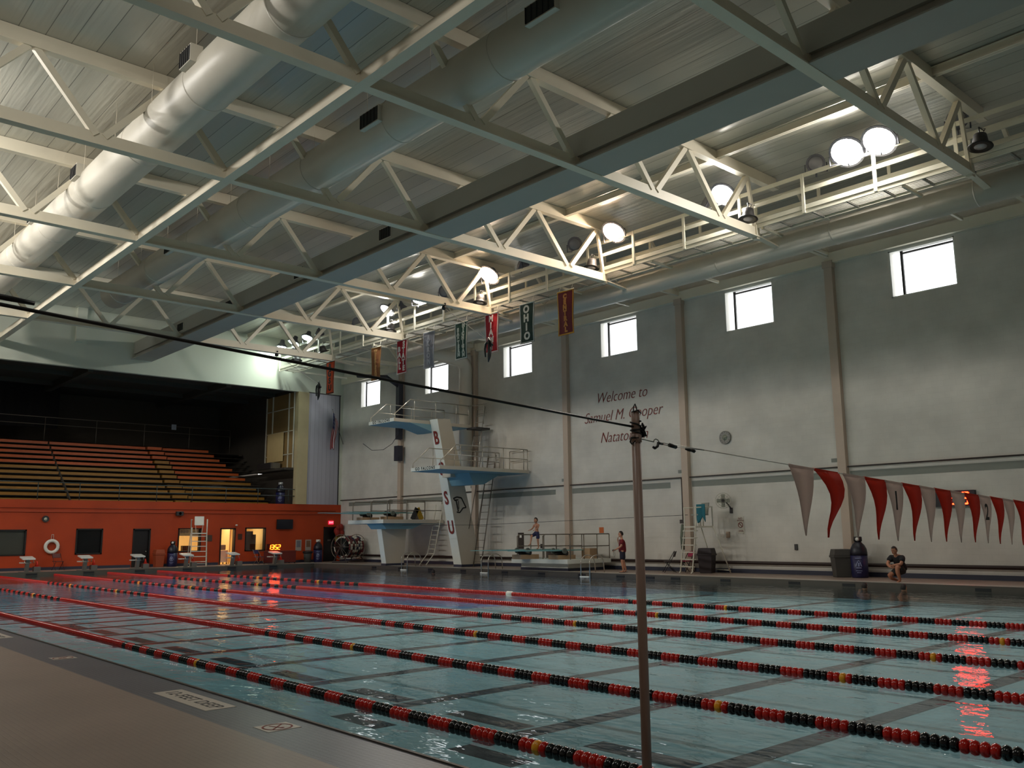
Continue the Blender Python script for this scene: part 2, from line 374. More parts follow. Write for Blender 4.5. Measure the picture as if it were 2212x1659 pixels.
# end wall (x = 0)
OY = -3.32
f = MB()
opens = [(-19.9, -18.49, 0.76, 2.08, 'w'), (-16.11, -14.75, 0.76, 2.12, 'w'), (-13.16, -12.2, 0.0, 2.11, 'd'), (-10.65, -9.3, 0.78, 2.13, 'l'), (-8.14, -7.19, 0.0, 2.13, 'ld'), (-6.58, -5.24, 0.76, 2.16, 'l'), (-1.24, -0.29, 0.0, 2.2, 'cd')]
prev = YN
for a, b, z0, z1, t in opens:
    f.box((-0.25, prev, -0.4), (0, a, 3.62)); f.box((-0.25, a, z1), (0, b, 3.62))
    f.box((-0.25, a, -0.4), (0, b, z0 if z0 > 0 else 0.0)); prev = b
f.box((-0.25, prev, -0.4), (0, 0.0, 3.62))
struct('wall_left', f, orange_block)
f = MB(); f.box((0, YN, 2.98), (0.06, -0.05, 3.08)); struct('trim_6', f, mat('orange_ledge', (170, 60, 20), 0.5), label='thin ledge along the orange wall')
f = MB(); f.box((0.0, YN, 0), (0.02, -13.2, 0.15)); f.box((0.0, -12.15, 0), (0.02, -8.2, 0.15)); f.box((0.0, -7.15, 0), (0.02, -1.3, 0.15)); struct('baseboard_left', f, navy)
f = MB(); f.box((0, -0.02, 0), (XE, 0, 0.16)); struct('baseboard_right', f, navy)
f = MB(); f.box((-0.3, YN, 10.82), (0, 0, ZT+0.3)); struct('wall_end_header', f, header_m, label='pale upper end wall above the seating opening')
f = MB(); f.box((-0.35, -3.32, 3.62), (0.05, -2.56, 10.82))
struct('trim_7', f, mat('beige_panel', (196, 180, 140), 0.6), label='beige pier beside the seating opening')
f = MB(); f.box((-0.2, -2.56, 3.62), (0.0, -0.25, 10.82)); f.box((-0.2, -0.25, 3.62), (0, 0, 10.82), 1)
struct('wall_panel', f, [corr_m, header_m], label='grey corrugated metal panel in the corner')
f = MB(); f.box((-0.04, -0.3, 3.62), (0.03, -0.24, 10.85)); f.box((-0.02, -2.6, 10.8), (0.03, -0.2, 10.86)); struct('trim_8', f, charcoal)
# header pilaster
f = MB(); f.box((0, -16.9, 12.2), (0.25, -16.4, ZT)); struct('trim_9', f, header_m)
# other walls and roof
f = MB(); f.box((-12.5, YN-0.3, -0.4), (XE, YN, ZT+0.3)); struct('wall_near', f, wall_block)
f = MB(); f.box((XE, YN, -0.4), (XE+0.3, 0, ZT+0.3)); struct('wall_far', f, wall_block)
f = MB(); f.box((-0.3, YN, ZT), (XE, 0, ZT+0.2)); struct('ceiling', f, roof_m)
# seating hall behind the end wall
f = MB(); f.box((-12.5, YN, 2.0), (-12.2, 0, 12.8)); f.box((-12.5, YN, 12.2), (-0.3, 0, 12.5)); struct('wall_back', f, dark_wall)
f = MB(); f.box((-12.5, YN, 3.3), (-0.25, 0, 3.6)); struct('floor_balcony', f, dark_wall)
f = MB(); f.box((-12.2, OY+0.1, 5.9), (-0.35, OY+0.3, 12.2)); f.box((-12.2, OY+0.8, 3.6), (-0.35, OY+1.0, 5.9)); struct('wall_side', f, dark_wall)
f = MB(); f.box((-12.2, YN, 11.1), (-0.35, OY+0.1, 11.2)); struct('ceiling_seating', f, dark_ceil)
f = MB()
for yy in (-8.0, -16.0, -24.0): f.box((-12, yy, 10.7), (-0.4, yy+0.3, 11.1))
for xx in (-3.5, -7.5): f.box((xx, YN, 10.85), (xx+0.25, OY, 11.1))
struct('trim_10', f, dark_ceil)

# window wall: columns, beam, stripes, pipes
for i, x in enumerate(COLX):
    f = MB(); f.box((x-0.16, -0.22, 0), (x+0.16, 0, 11.62)); f.box((x-0.2, -0.26, 11.4), (x+0.2, 0, 11.66))
    struct('trim_%d' % (11+i), f, column_m, label='tan steel column on the window wall')
f = MB(); f.box((0, -0.2, 11.58), (XE, 0, 11.98)); struct('trim_20', f, cream)
f = MB()
for i in range(7):
    a = COLX[5]-S+0.2+i*S if i else 1.0
    f.box((a, -0.012, 3.5), (COLX[5]-S+i*S+S-0.95, 0, 3.74)); f.box((COLX[5]-S+i*S+S-0.5, -0.012, 4.1), (COLX[5]-S+i*S+S-0.18, 0, 4.24))
struct('trim_21', f, grey_stripe, label='grey painted stripe along the window wall')
f = MB(); f.tube([(0.1, -0.1, 3.9), (48, -0.1, 3.9)], 0.028, 8); f.tube([(27.75, -0.1, 3.9), (27.75, -0.1, 2.1)], 0.03, 8); f.box((27.64, -0.2, 1.98), (27.86, -0.02, 2.14))
tag(f.build('conduit', conduit_m), 'thin dark conduit with a drop running along the window wall', 'conduit')
f = MB(); f.tube([(0.2, -0.14, 0.41), (XE-1, -0.14, 0.41)], 0.065, 10)
for x in range(2, 60, 3): f.box((x, -0.14, 0.38), (x+0.05, 0, 0.44))
tag(f.build('floor_pipe', brown_pipe), 'long dark brown pipe low on the window wall', 'pipe')
# knee braces from columns to roof
f = MB()
for x in COLX:
    f.bar((x, -0.15, 11.9), (x, -3.3, 11.9), 0.14, 0.2); f.bar((x, -0.2, 12.0), (x, -2.0, 14.0), 0.12, 0.16)
struct('trim_22', f, cream, label='steel brackets between the window wall and the roof')

# wall lettering
def wall_sign():
    t = thing('wall_lettering', 'red script words Welcome to, Samuel M. Cooper Natatorium painted on the wall', 'lettering', (24.4, -0.02, 7.0))
    for nm, x, z, sz, xx in (('Welcome to', 24.42, 7.86, 0.72, 0.84), ('Samuel M. Cooper', 24.42, 6.98, 0.72, 0.86), ('Natatorium', 24.5, 5.98, 0.72, 0.84)):
        o = text_mesh('text_line', nm, sz, WALLX(x-24.4, z-7.0, 0), letter_red, t, depth=0.006, shear=0.35, offset=-0.012, xs=xx)
wall_sign()

# ------------------------------------------------------------------ roof trusses
ORD = ['first', 'second', 'third', 'fourth', 'fifth', 'sixth', 'seventh', 'eighth', 'ninth', 'tenth', 'eleventh', 'twelfth']
TX = [-0.18+S*k for k in range(1, 9)]       # 6.85, 13.9 ... 56.1
def tee_beam(mb, p, q, w, h, t=0.04, inv=False):
    """tee section: flange below (or above when inv) and a plain upright web"""
    p = Vector(p); q = Vector(q); z = Vector((0,0,1)); f = h-t/2 if inv else t/2
    mb.bar(p+z*f, q+z*f, w, t); mb.bar(p+z*(h/2+0.008), q+z*(h/2+0.008), 0.09, h-0.01)
def flange_beam(mb, p, q, w, h, t=0.03):
    """I-section from p to q, p and q on the bottom flange centre"""
    p = Vector(p); q = Vector(q); z = Vector((0,0,1))
    mb.bar(p+z*t/2, q+z*t/2, w, t); mb.bar(p+z*h/2, q+z*h/2, t, h); mb.bar(p+z*(h-t/2), q+z*(h-t/2), w, t)
def make_truss():
    t = thing('roof_truss', 'x', 'truss', (0,0,0))
    f = MB(); tee_beam(f, (0,-35.9,11.56), (0,-4.85,11.56), 0.28, 0.36)
    f.box((-0.09,-4.95,11.5), (0.09,-4.75,12.0)); f.bar((0,-4.85,11.62), (0,-3.5,11.5), 0.2, 0.05)
    f.build('bottom_chord', cream, t)
    f = MB(); f.bar((0,-35.9,13.68), (0,-3.4,13.68), 0.24, 0.04); f.bar((0,-35.9,13.88), (0,-3.4,13.88), 0.1, 0.42); f.build('top_chord', cream, t)
    nodes = [-6.9-3.45*k for k in range(9)]; tops = [-5.18-3.45*k for k in range(9)]
    for k, y in enumerate(nodes):
        for yt in (y+1.72, y-1.72):
            if yt < -36: continue
            s = 0.1 if yt > y else -0.1
            f = MB(); f.bar((0, y+s, 11.84), (0, yt-s*0.8, 13.68), 0.17, 0.15, upv=(1,0,0)); f.build('diagonal', cream, t)
    f = MB(); f.bar((0, -5.2, 13.68), (0, -4.9, 11.9), 0.12, 0.1, upv=(1,0,0)); f.build('diagonal', cream, t)
    return t
tr0 = make_truss()
for k, x in enumerate(TX):
    lb = 'cream steel roof truss, %s from the seating end of the hall' % ORD[k]
    if k == 0: tr0.location = (x,0,0); tr0['label'] = lb
    else: dup(tr0, (x,0,0), 0, lb)
    bpy.data.objects['roof_truss']['group'] = 'roof trusses'
for o in list(bpy.data.objects):
    if o.name.startswith('roof_truss'): o['group'] = 'roof trusses'
# long beam joining the bottom chords
f = MB(); tee_beam(f, (0.1,-20.7,11.555), (60,-20.7,11.555), 0.28, 0.36, 0.035)
tag(f.build('roof_beam', cream), 'long cream steel beam crossing the trusses between the two big round ducts', 'beam')
# purlins under the deck
for k, y in enumerate((-10.6, -21.75, -7.0)):
    f = MB(); flange_beam(f, (0.1,y,13.8), (60,y,13.8), 0.16, 0.26, 0.02)
    tag(f.build('roof_purlin', cream), ['cream purlin under the roof deck above the box duct', 'cream purlin under the roof deck beside the bright round duct', 'cream purlin under the roof deck near the catwalk'][k], 'beam')

# ------------------------------------------------------------------ ducts
def vent_box(parent, x, y, z, w, h, d, side=-1, tilt=0.0):
    v = MB(); v.box((x-w/2, y, z-h/2), (x+w/2, y+side*d, z+h/2)); o = v.build('vent_collar', duct_m, parent)
    g = MB(); g.box((x-w/2+0.03, y+side*d, z-h/2+0.03), (x+w/2-0.03, y+side*(d+0.01), z+h/2-0.03))
    for k in range(5): g.box((x-w/2+0.03+k*(w-0.06)/5, y+side*(d+0.01), z-h/2+0.03), (x-w/2+0.045+k*(w-0.06)/5, y+side*(d+0.025), z+h/2-0.03))
    g.build('vent_grille', grille, o)
def round_duct(name, label, y, z, r, x0, x1, vents, seam=4.4, wires=True):
    t = thing(name, label, 'duct', ((x0+x1)/2, y, z))
    cx = (x0+x1)/2; f = MB(); n = 40
    prof = [(r, x0-cx)]
    f.lathe([(0.02, x0-cx), (r, x0-cx), (r, x1-cx), (0.02, x1-cx)], n=n, axis='X'); f.build('duct_body', duct_m, t)
    x = x0+1.2
    while x < x1:
        f = MB(); f.lathe([(r-0.02, x-cx-0.03), (r+0.012, x-cx-0.02), (r+0.012, x-cx+0.02), (r-0.02, x-cx+0.03)], n=n, axis='X'); f.build('seam_band', duct_m, t); x += seam
    for (vx, vz, w, h, d) in vents:
        yy = -math.sqrt(max(0.0, r*r-vz*vz))+0.08
        vent_box(t, vx-cx, yy, vz, w, h, d+0.08)
    if wires:
        x = x0+2.2
        while x < x1: f = MB(); f.tube([(x-cx, -r*0.95, 0), (x-cx, -r*0.95, ZT-z-0.02)], 0.006, 4); f.build('hanger_wire', cream, t); x += 2.9
    return t
round_duct('round_duct', 'largest round white duct, brightly lit, at the left under the roof', -22.45, 12.75, 0.64, 3.0, 58, [(16.85,0.3,0.62,0.42,0.2), (22.06,0.3,0.62,0.42,0.2), (31.08,0.3,0.66,0.45,0.22)])
round_duct('round_duct', 'dim round duct under the roof right of the long cream beam', -17.75, 12.75, 0.62, 9.0, 58, [(17.5,0.0,0.8,0.42,0.1), (31.8,0.0,0.9,0.45,0.1), (38.5,0.0,0.95,0.45,0.1)])
# box duct on a wide flanged girder
t = thing('box_duct', 'wide rectangular duct and girder running the length of the roof', 'duct', (30, -13.35, 11.6))
f = MB(); f.box((-29.9,-0.42,0.3), (29.9,0.42,1.0)); f.build('duct_body', boxduct_m, t)
f = MB(); f.box((-29.9,-0.55,-0.02), (29.9,0.6,0.02)); f.box((-29.9,-0.3,0.02), (29.9,0.3,0.3)); f.build('girder_flange', boxduct_m, t)
for x in (6.9, 12.7, 19.3, 25.6):
    vent_box(t, x-30, -0.42, 0.62, 0.75, 0.45, 0.03)
# wall side duct with an elbow down the wall
t = thing('round_duct', 'round duct hanging beside the catwalk above the windows', 'duct', (30, -3.2, 11.62))
f = MB(); f.lathe([(0.02,-18.3), (0.36,-18.3), (0.44,-18.1), (0.44,28), (0.02,28)], n=32, axis='X'); f.build('duct_body', duct_m, t)
x = -16.0
while x < 28: f = MB(); f.lathe([(0.42,x-0.03), (0.453,x-0.02), (0.453,x+0.02), (0.42,x+0.03)], n=32, axis='X'); f.build('seam_band', duct_m, t); x += 4.6
for x in (-16.3, -11.8, -7.0, -2.5, 2.2, 7.0, 11.6, 16.2): f = MB(); f.tube([(x,-0.3,0.3), (x,-0.5,0.36), (x,-0.5,0.62), (x-0.12,-0.46,0.8)], 0.022, 6); f.build('hanger_bracket', cream_rail, t)
f = MB(); pts = [(-16.35,0.1,-0.35), (-16.35,2.2,-0.55)]
for k in range(1, 7):
    a = k*PI/12; pts.append((-16.35, 2.2+0.5*math.sin(a), -0.55-0.5+0.5*math.cos(a)))
pts.append((-16.35, 2.72, -6.6)); f.tube(pts, 0.36, 20); f.build('branch_duct', duct_m, t)
# dark hoist column on the wall
f = MB(); f.box((-0.17,-0.3,-3.0), (0.17,0,0.4)); f.box((-0.2,-0.36,-4.3), (0.2,0,-3.4)); f.tube([(0,-0.15,0.2), (-0.3,-0.9,0.75), (-2.6,-1.5,1.1)], 0.12, 10); f.tube([(0.1,-0.2,-2.6), (0.1,-0.7,-3.3), (0.05,-1.3,-3.7), (-0.1,-2.0,-3.75), (-0.1,-2.6,-3.4)], 0.015, 6)
o = f.build('drop_duct', mat('dark_navy_metal', (46, 46, 58), 0.5)); o.location = (7.1, -0.22, 10.3)
tag(o, 'dark square drop pipe on the wall between the two leftmost windows', 'pipe')

# ------------------------------------------------------------------ catwalk
t = thing('catwalk', 'cream steel catwalk with flat bar railings hung along the trusses', 'catwalk', (30, -4.4, 12.0), group=None)
f = MB(); f.box((-29.7,-0.5,-0.12), (29.9,-0.46,0.02)); f.box((-29.7,-0.52,0.03), (29.9,-0.44,0.18)); f.box((-29.7,0.44,-0.1), (29.9,0.5,0.16)); f.build('toe_board', cream_rail, t)
f = MB()
for k in range(8): f.box((-29.7,-0.42+k*0.115,-0.02), (29.9,-0.39+k*0.115,0.02))
x = -29
while x < 29.9: f.box((x,-0.44,-0.08), (x+0.06,0.44,-0.02)); x += 1.2
f.build('walkway_grating', mat('grey_grating', (150, 148, 138), 0.6), t)
for yy in (-0.5, 0.5):
    for z in (1.2, 0.68):
        f = MB(); f.box((-29.7, yy-0.02, z-0.07), (29.9, yy+0.02, z+0.07)); f.build('guard_rail', cream_rail, t)
k = 0; x = -29.6
while x < 29.8:
    for yy in (-0.52, 0.52):
        f = MB(); f.box((x-0.05, yy-0.03, -0.1), (x+0.05, yy+0.03, 1.26)); f.build('rail_post', cream_rail, t)
    x += 2.43
x = -28.8
while x < 29:
    f = MB(); f.bar((x,-0.45,-0.14), (x,3.9,-0.16), 0.08, 0.1); f.build('cross_bearer', cream_rail, t); x += 4.86

# ------------------------------------------------------------------ floodlights
lamp_glass = mat('lit_flood_glass', (255, 250, 240), 0.3, var=0, emit=(255, 248, 236), estr=22)
lamp_glass_w = mat('lit_flood_glass_warm', (255, 226, 196), 0.3, var=0, emit=(255, 214, 176), estr=22)
lamp_glass_c = mat('lit_flood_glass_cool', (236, 255, 244), 0.3, var=0, emit=(226, 255, 240), estr=22)
lamp_off = mat('unlit_flood_glass', (120, 120, 124), 0.25)
lamp_body = mat('flood_housing', (96, 96, 104), 0.5, metal=0.3)
def floodlight(x, y, z, azim, tilt, state, label, power, group, r=0.3, lit=True):
    """azim: facing direction in plan, tilt: up (+) or down (-)"""
    t = thing('floodlight', label, 'floodlight', (x, y, z), azim, group)
    R = Matrix.Rotation(-tilt, 4, 'Y')            # local +X is the beam
    f = MB(); f.lathe([(0.05,-0.42), (0.12,-0.4), (0.16,-0.2), (r+0.03,-0.02), (r+0.05,0.0), (r+0.05,0.04)], n=20, axis='X', mt=R); f.build('housing', lamp_body, t)
    g = {'n': lamp_glass, 'w': lamp_glass_w, 'c': lamp_glass_c}[state] if lit else lamp_off
    f = MB(); f.lathe([(r,0.03), (r*0.8,0.07), (0.02,0.09)], n=20, axis='X', mt=R); f.build('lens', g, t)
    f = MB(); f.tube([(0,-r-0.08,0.0), (-0.05,-r-0.08,-0.3), (-0.05,r+0.08,-0.3), (0,r+0.08,0.0)], 0.018, 6); f.tube([(-0.05,0,-0.3), (-0.05,0,-0.45)], 0.03, 6); f.build('yoke', lamp_body, t)
    if lit:
        L = bpy.data.lights.new('flood_beam', 'AREA'); L.shape = 'DISK'; L.size = r*2; L.energy = power; L.spread = math.radians(180)
        L.color = {'n': (1.0, 0.96, 0.90), 'w': (1.0, 0.80, 0.62), 'c': (0.88, 1.0, 0.92)}[state]
        o = bpy.data.objects.new('flood_beam', L); COL.objects.link(o); o.parent = t
        o.matrix_local = R @ Matrix.Translation((0.11,0,0)) @ Matrix.Rotation(-PI/2, 4, 'Y')
    return t
AZ = -PI/2
FL = [(39.6, 0.42, AZ-0.1, 'n', 'brightest floodlight of the catwalk, right one of the close pair', 0.2), (38.55, 0.42, AZ+0.1, 'n', 'brightest floodlight of the catwalk, left one of the close pair', 0.2),
      (33.9, 0.36, AZ, 'n', 'lit floodlight on the catwalk just left of the close pair', 0.25), (28.75, 0.4, AZ, 'w', 'peach glowing floodlight on the catwalk, the right one of two peach lamps', 0.2),
      (21.1, 0.42, AZ, 'w', 'peach glowing floodlight on the catwalk, the left one of two peach lamps', 0.2), (15.5, 0.22, AZ+0.5, 'n', 'small angled lit floodlight between the white and the peach lamp', 0.1),
      (12.75, 0.34, AZ-0.1, 'n', 'white floodlight on the catwalk above the second bell lamp from the end wall', 0.15), (4.2, 0.28, AZ+0.3, 'c', 'greenish white floodlight, right one of the three by the end wall', -0.1),
      (2.5, 0.28, AZ-0.2, 'c', 'greenish white floodlight, middle one of the three by the end wall', -0.1), (0.95, 0.24, AZ-0.8, 'c', 'greenish white floodlight nearest the end wall', -0.35)]
for x, r, az, st, lb, ti in FL:
    r *= 1.2  # lenses enlarged to stand in for the glare of the lamps
    floodlight(x, -5.1, 13.4, az, ti-1.1, st, lb, LAMP_P*(0.4 if r < 0.27 else (0.32 if st == 'c' else 1.0)), 'lit catwalk floodlights', r)
UF = [(37.2, -4.6, 13.6, 'unlit floodlight above the catwalk rail left of the brightest pair'), (33.0, -4.9, 13.4, 'unlit white floodlight beside the third lamp from the right'), (26.4, -4.9, 13.55, 'unlit floodlight between the two peach lamps'),
      (23.0, -4.9, 13.55, 'dark unlit floodlight right of the left peach lamp'), (17.6, -5.0, 13.4, 'dark unlit floodlight left of the left peach lamp'), (13.7, -5.0, 13.45, 'blue grey unlit floodlight beside the white lamp'),
      (9.3, -4.8, 13.4, 'unlit floodlight behind the truss near the second banner'), (5.2, -5.0, 13.55, 'big dark floodlight turned away above the greenish lamps'), (41.6, -4.3, 13.6, 'unlit grey floodlight at the right end of the catwalk')]
for i, (x, y, z, lb) in enumerate(UF): floodlight(x, y, z, AZ+(-1)**i*0.5, 0.35 if i % 2 else -0.3, 'n', lb, 0, 'unlit catwalk floodlights', 0.26, False)
# second row of floodlights over the near deck (behind the viewer), with their own catwalk
for i, x in enumerate((3, 8, 13, 18, 24, 33, 44, 55)):  # the last lamp is added to brighten the pole and pennants
    floodlight(x, -29.4, 13.2, PI/2, -0.45, 'n', 'floodlight over the near deck, %s from the orange wall' % ORD[i], NEAR_P*(0.3 if x < 5 else 1.0 if x < 25 else 0.4), 'near side floodlights', 0.3)
t = thing('catwalk', 'cream steel catwalk over the near deck', 'catwalk', (30, -30.0, 12.0))
f = MB(); f.box((-29.7,-0.5,-0.1), (29.9,0.5,0.02)); f.build('walkway_grating', cream_rail, t)
for z in (1.15, 0.65):
    f = MB(); f.box((-29.7,0.46,z-0.05), (29.9,0.5,z+0.05)); f.build('guard_rail', cream_rail, t)

# bell shaped pendant lamps (unlit)
def bell(x, y, z, label, tilt=0.0):
    t = thing('bell_lamp', label, 'pendant lamp', (x, y, z), 0, 'dark bell lamps')
    R = Matrix.Rotation(tilt, 4, 'X')
    f = MB(); f.lathe([(0.05,0.2), (0.17,0.18), (0.2,0.0), (0.22,-0.12), (0.23,-0.14)], n=20, mt=R); f.build('lamp_housing', charcoal, t)
    f = MB(); f.lathe([(0.22,-0.12), (0.32,-0.17), (0.33,-0.2), (0.24,-0.19)], n=24, mt=R); f.build('lamp_rim', black, t)
    f = MB(); f.lathe([(0.2,-0.185), (0.02,-0.21)], n=20, mt=R); f.build('lamp_lens', mat('bell_lens', (190,186,190), 0.3), t)
    f = MB(); f.tube([(0,0,0.16), (0,0,0.4), (0,0.4,0.42)], 0.016, 6); f.tube([(0.05,0,0.16), (0.16,0,0.3), (0.0,0.1,0.42)], 0.008, 5); f.build('lamp_stem', black, t)
    return t
for i, x in enumerate((42.5, 35.0, 27.7, 20.7, 13.4, 6.4, 3.4)):
    bell(x, -5.3, 12.3, 'dark bell shaped lamp hanging by the catwalk, %s from the right' % ORD[i], -0.15 if i != 5 else 0.35)

# ------------------------------------------------------------------ banners
def banner(x, cfg, label):
    base, edge, lines, tc, w, ztop, zbot = cfg
    h = ztop-zbot
    t = thing('banner', label, 'banner', (x, -4.98, zbot), 0, 'conference banners under the catwalk')
    m = translucent(mat('banner_%s_%d' % (label.split()[0], base[0]), base, 0.75, var=0.06), 0.3); me = mat('banner_edge_%d_%d_%d' % edge, edge, 0.75)
    f = MB(); N = 8
    def pt(u, v, d): return ((u-0.5)*w, math.sin(v*5+u*3)*0.025+d, v*h)
    vs = []; fs = []
    for j in range(N+1):
        for i in range(5): vs.append(pt(i/4, j/N, 0.012))
    for j in range(N+1):
        for i in range(5): vs.append(pt(i/4, j/N, -0.0))
    k = 5*(N+1)
    for j in range(N):
        for i in range(4):
            a = j*5+i; fs.append((a, a+1, a+6, a+5)); fs.append((a+k, a+5+k, a+6+k, a+1+k))
    f.add(vs, fs); f.build('banner_cloth', m, t)
    f = MB(); b = 0.055
    for (u0, v0, u1, v1) in ((0,0,b/w,1), (1-b/w,0,1,1), (0,0,1,b/h), (0,1-b/h,1,1)):
        n2 = 8
        for j in range(n2):
            va = v0+(v1-v0)*j/n2; vb = v0+(v1-v0)*(j+1)/n2
            f.add([pt(u0,va,-0.012), pt(u1,va,-0.012), pt(u1,vb,-0.012), pt(u0,vb,-0.012)], [(0,1,2,3)])
    f.build('banner_border', me, t)
    f = MB(); f.tube([(-w/2-0.04,0,h), (w/2+0.04,0,h)], 0.018, 6); f.tube([(-w*0.4,0,h), (-w*0.4,0.1,11.95-zbot)], 0.008, 4); f.tube([(w*0.4,0,h), (w*0.4,0.1,11.95-zbot)], 0.008, 4)
    f.build('banner_rod', cream_rail, t)
    lm = mat('banner_letter_%d_%d_%d' % tc, tc, 0.7)
    nc = len(lines)
    for c, (word, v0, v1) in enumerate(lines):
        n = len(word); ph = (v1-v0)*h/n; cx = (c-(nc-1)/2.0)*w*0.42
        for i, ch in enumerate(word):
            zz = v1*h-(i+0.5)*ph
            text_mesh('banner_letter', ch, min(ph*1.15, w*0.62 if nc == 1 else w*0.46), frame((cx, pt(cx/w+0.5, zz/h, 0)[1]-0.03, zz), (1,0,0), (0,0,1)), lm, t, depth=0.004, offset=0.022)
BN = [(5.45, ((232,96,48), (30,18,16), [('BGSU', 0.07, 0.93)], (36,20,18), 0.86, 11.85, 9.9), 'orange banner with dark letters BGSU nearest the end wall'),
      (10.35, ((150,98,60), (138,104,58), [('WESTERN', 0.08, 0.92)], (164,126,76), 0.88, 11.9, 10.05), 'brown banner with tan letters, second from the end wall'),
      (12.85, ((176,30,46), (198,196,192), [('BALL', 0.12, 0.8), ('STATE', 0.06, 0.94)], (214,206,202), 0.92, 11.9, 10.05), 'red banner with white words BALL STATE'),
      (15.25, ((150,152,162), (176,178,186), [('AKRON', 0.1, 0.9)], (164,167,176), 0.9, 11.9, 10.0), 'silver grey banner with faint pale letters'),
      (17.9, ((44,84,74), (190,196,192), [('EASTERN', 0.08, 0.85), ('MICHIGAN', 0.05, 0.95)], (186,200,192), 0.92, 11.9, 10.05), 'green banner with white words EASTERN MICHIGAN'),
      (20.2, ((200,34,50), (204,200,198), [('MIAMI', 0.06, 0.94)], (220,206,204), 0.92, 11.9, 10.0), 'crimson banner with white letters MIAMI'),
      (22.65, ((38,72,66), (176,186,186), [('OHIO', 0.06, 0.94)], (204,212,208), 0.92, 11.9, 10.05), 'dark green banner with white letters OHIO'),
      (25.1, ((124,52,62), (190,140,44), [('CENTRAL', 0.05, 0.92)], (190,130,66), 0.94, 11.95, 10.0), 'maroon banner with gold border, rightmost of the row')]
for x, c, lb in BN:
    kf = 0.9704; c = (c[0], c[1], c[2], c[3], c[4]*kf, 1.57+(c[5]-1.57)*kf, 1.57+(c[6]-1.57)*kf)
    b = banner(50.94-(50.94-x)*kf, c, lb)

# ------------------------------------------------------------------ hanging spotting belts and their cords
def belt(x, y, z, pul, label):
    t = thing('spotting_belt', label, 'harness', (x, y, z))
    f = MB(); f.tube([(0,0,0.15), (-0.18,0,0.06), (-0.24,0,-0.15), (-0.2,0,-0.5)], [0.04,0.05,0.045,0.03], 8); f.tube([(0,0,0.2), (0.08,0,-0.1), (0.04,0,-0.5), (-0.02,0,-0.75)], [0.04,0.09,0.08,0.02], 8); f.tube([(-0.02,0,0.3), (0.12,0,0.1), (0.26,0,-0.06)], 0.05, 8)
    f.build('strap', black, t)
    p = Vector(pul)-Vector((x, y, z)); f = MB(); f.tube([p, (0,0,0.15)], 0.014, 5); f.build('cord', mat('grey_cord', (180,176,170), 0.7), t)
    f = MB(); f.sphere(p, 0.11, 8, 6); f.tube([p, p+Vector((0.1,0,0.2))], 0.05, 6); f.build('pulley', black, t)
belt(23.2, -6.95, 9.5, (20.95,-7.6,11.45), 'black spotting belt hanging in front of the crimson banner')
belt(7.2, -5.95, 9.9, (6.87,-8.4,11.48), 'black spotting belt hanging left of the orange banner')

# ------------------------------------------------------------------ US flag on an angled staff
t = thing('flag', 'United States flag hanging from an angled staff beside the corner', 'flag', (0.14, -0.03, 7.6))
f = MB(); f.tube([(0,0,0), (0.18,-0.95,2.15)], 0.018, 6); f.sphere((0.18,-0.96,2.2), 0.035, 8, 6); f.build('staff', dull_steel, t)
stripe_r = mat('flag_red', (150,34,40), 0.8); stripe_w = mat('flag_white', (208,196,196), 0.8); canton = mat('flag_blue', (50,56,96), 0.8)
f = MB(); NU = 13; NV = 12
def fp(u, v):
    x = 0.2+0.06*math.sin(u*9+v*2); y = -0.93+u*0.36+0.04*math.sin(v*6)-v*0.16+0.05*math.sin(u*12)*v; z = 2.0-u*0.7*(1-v)-v*2.45+0.1*math.sin(u*3)
    return (x, y, z)
for i in range(NU):
    for j in range(NV):
        u0, u1, v0, v1 = i/NU, (i+1)/NU, j/NV, (j+1)/NV
        mi = 2 if (v0 < 0.4 and u0 < 0.53) else (0 if i % 2 == 0 else 1)
        f.add([fp(u0,v0), fp(u1,v0), fp(u1,v1), fp(u0,v1)], [(0,1,2,3)], mi, True)
o = f.build('flag_cloth', [stripe_r, stripe_w, canton], t); md = o.modifiers.new('th', 'SOLIDIFY'); md.thickness = 0.012
f = MB()
for i in range(4):
    for j in range(4):
        p = Vector(fp(0.07+0.12*i, 0.05+0.09*j)) + Vector((0.03,0,0)); f.sphere(p, 0.016, 6, 4)
f.build('flag_stars', stripe_w, t)

# ------------------------------------------------------------------ lane ropes
rope_red = mat('lane_float_red', (178, 24, 14), 0.18, var=0.06, spec=0.6)
rope_orange = mat('lane_float_orange', (206, 56, 28), 0.3, var=0.06, spec=0.6)
rope_black = mat('lane_float_black', (10, 10, 13), 0.16, var=0.05, spec=0.6)
rope_yel = mat('lane_float_yellow', (222, 150, 20), 0.3, var=0.05)
FLEN = 0.0784
FPROF = [(0.014,-0.037), (0.036,-0.036), (0.054,-0.024), (0.062,0.0), (0.054,0.024), (0.036,0.036), (0.014,0.037)]
def float_mesh(m, nm):
    f = MB(); f.lathe(FPROF, n=14, axis='X'); o = f.build(nm, m); me = o.data; bpy.data.objects.remove(o); return me
FM = {k: float_mesh(m, 'lane_float_mesh') for k, m in (('r', rope_red), ('o', rope_orange), ('k', rope_black), ('y', rope_yel))}
YR = [-28.0 - 0.0 + 0 for _ in range(0)]
def rope_kind(i, x):
    """colour of the float at x"""
    if 22.9 < x < 35.7 or x < 11.7: return 'r'
    for yx in (14.9, 20.0, 38.6, 45.45):
        if abs(x-yx) < 0.045: return 'y'
    # blocks of four floats, black and red in turn
    ph = (x-38.52)/0.6272 if x > 30 else (x-14.9)/0.6272
    return 'r' if (ph-math.floor(ph+0.25)+0.25) < 0.5 else 'k'
ROPE_LB = ['red and black lane rope nearest the near deck', 'red and black lane rope, second from the near deck', 'red and black lane rope, third from the near deck', 'red and black lane rope, third from the window wall',
           'red and black lane rope, second from the window wall', 'red and black lane rope nearest the window wall']
camx, camy = 50.94, -30.53
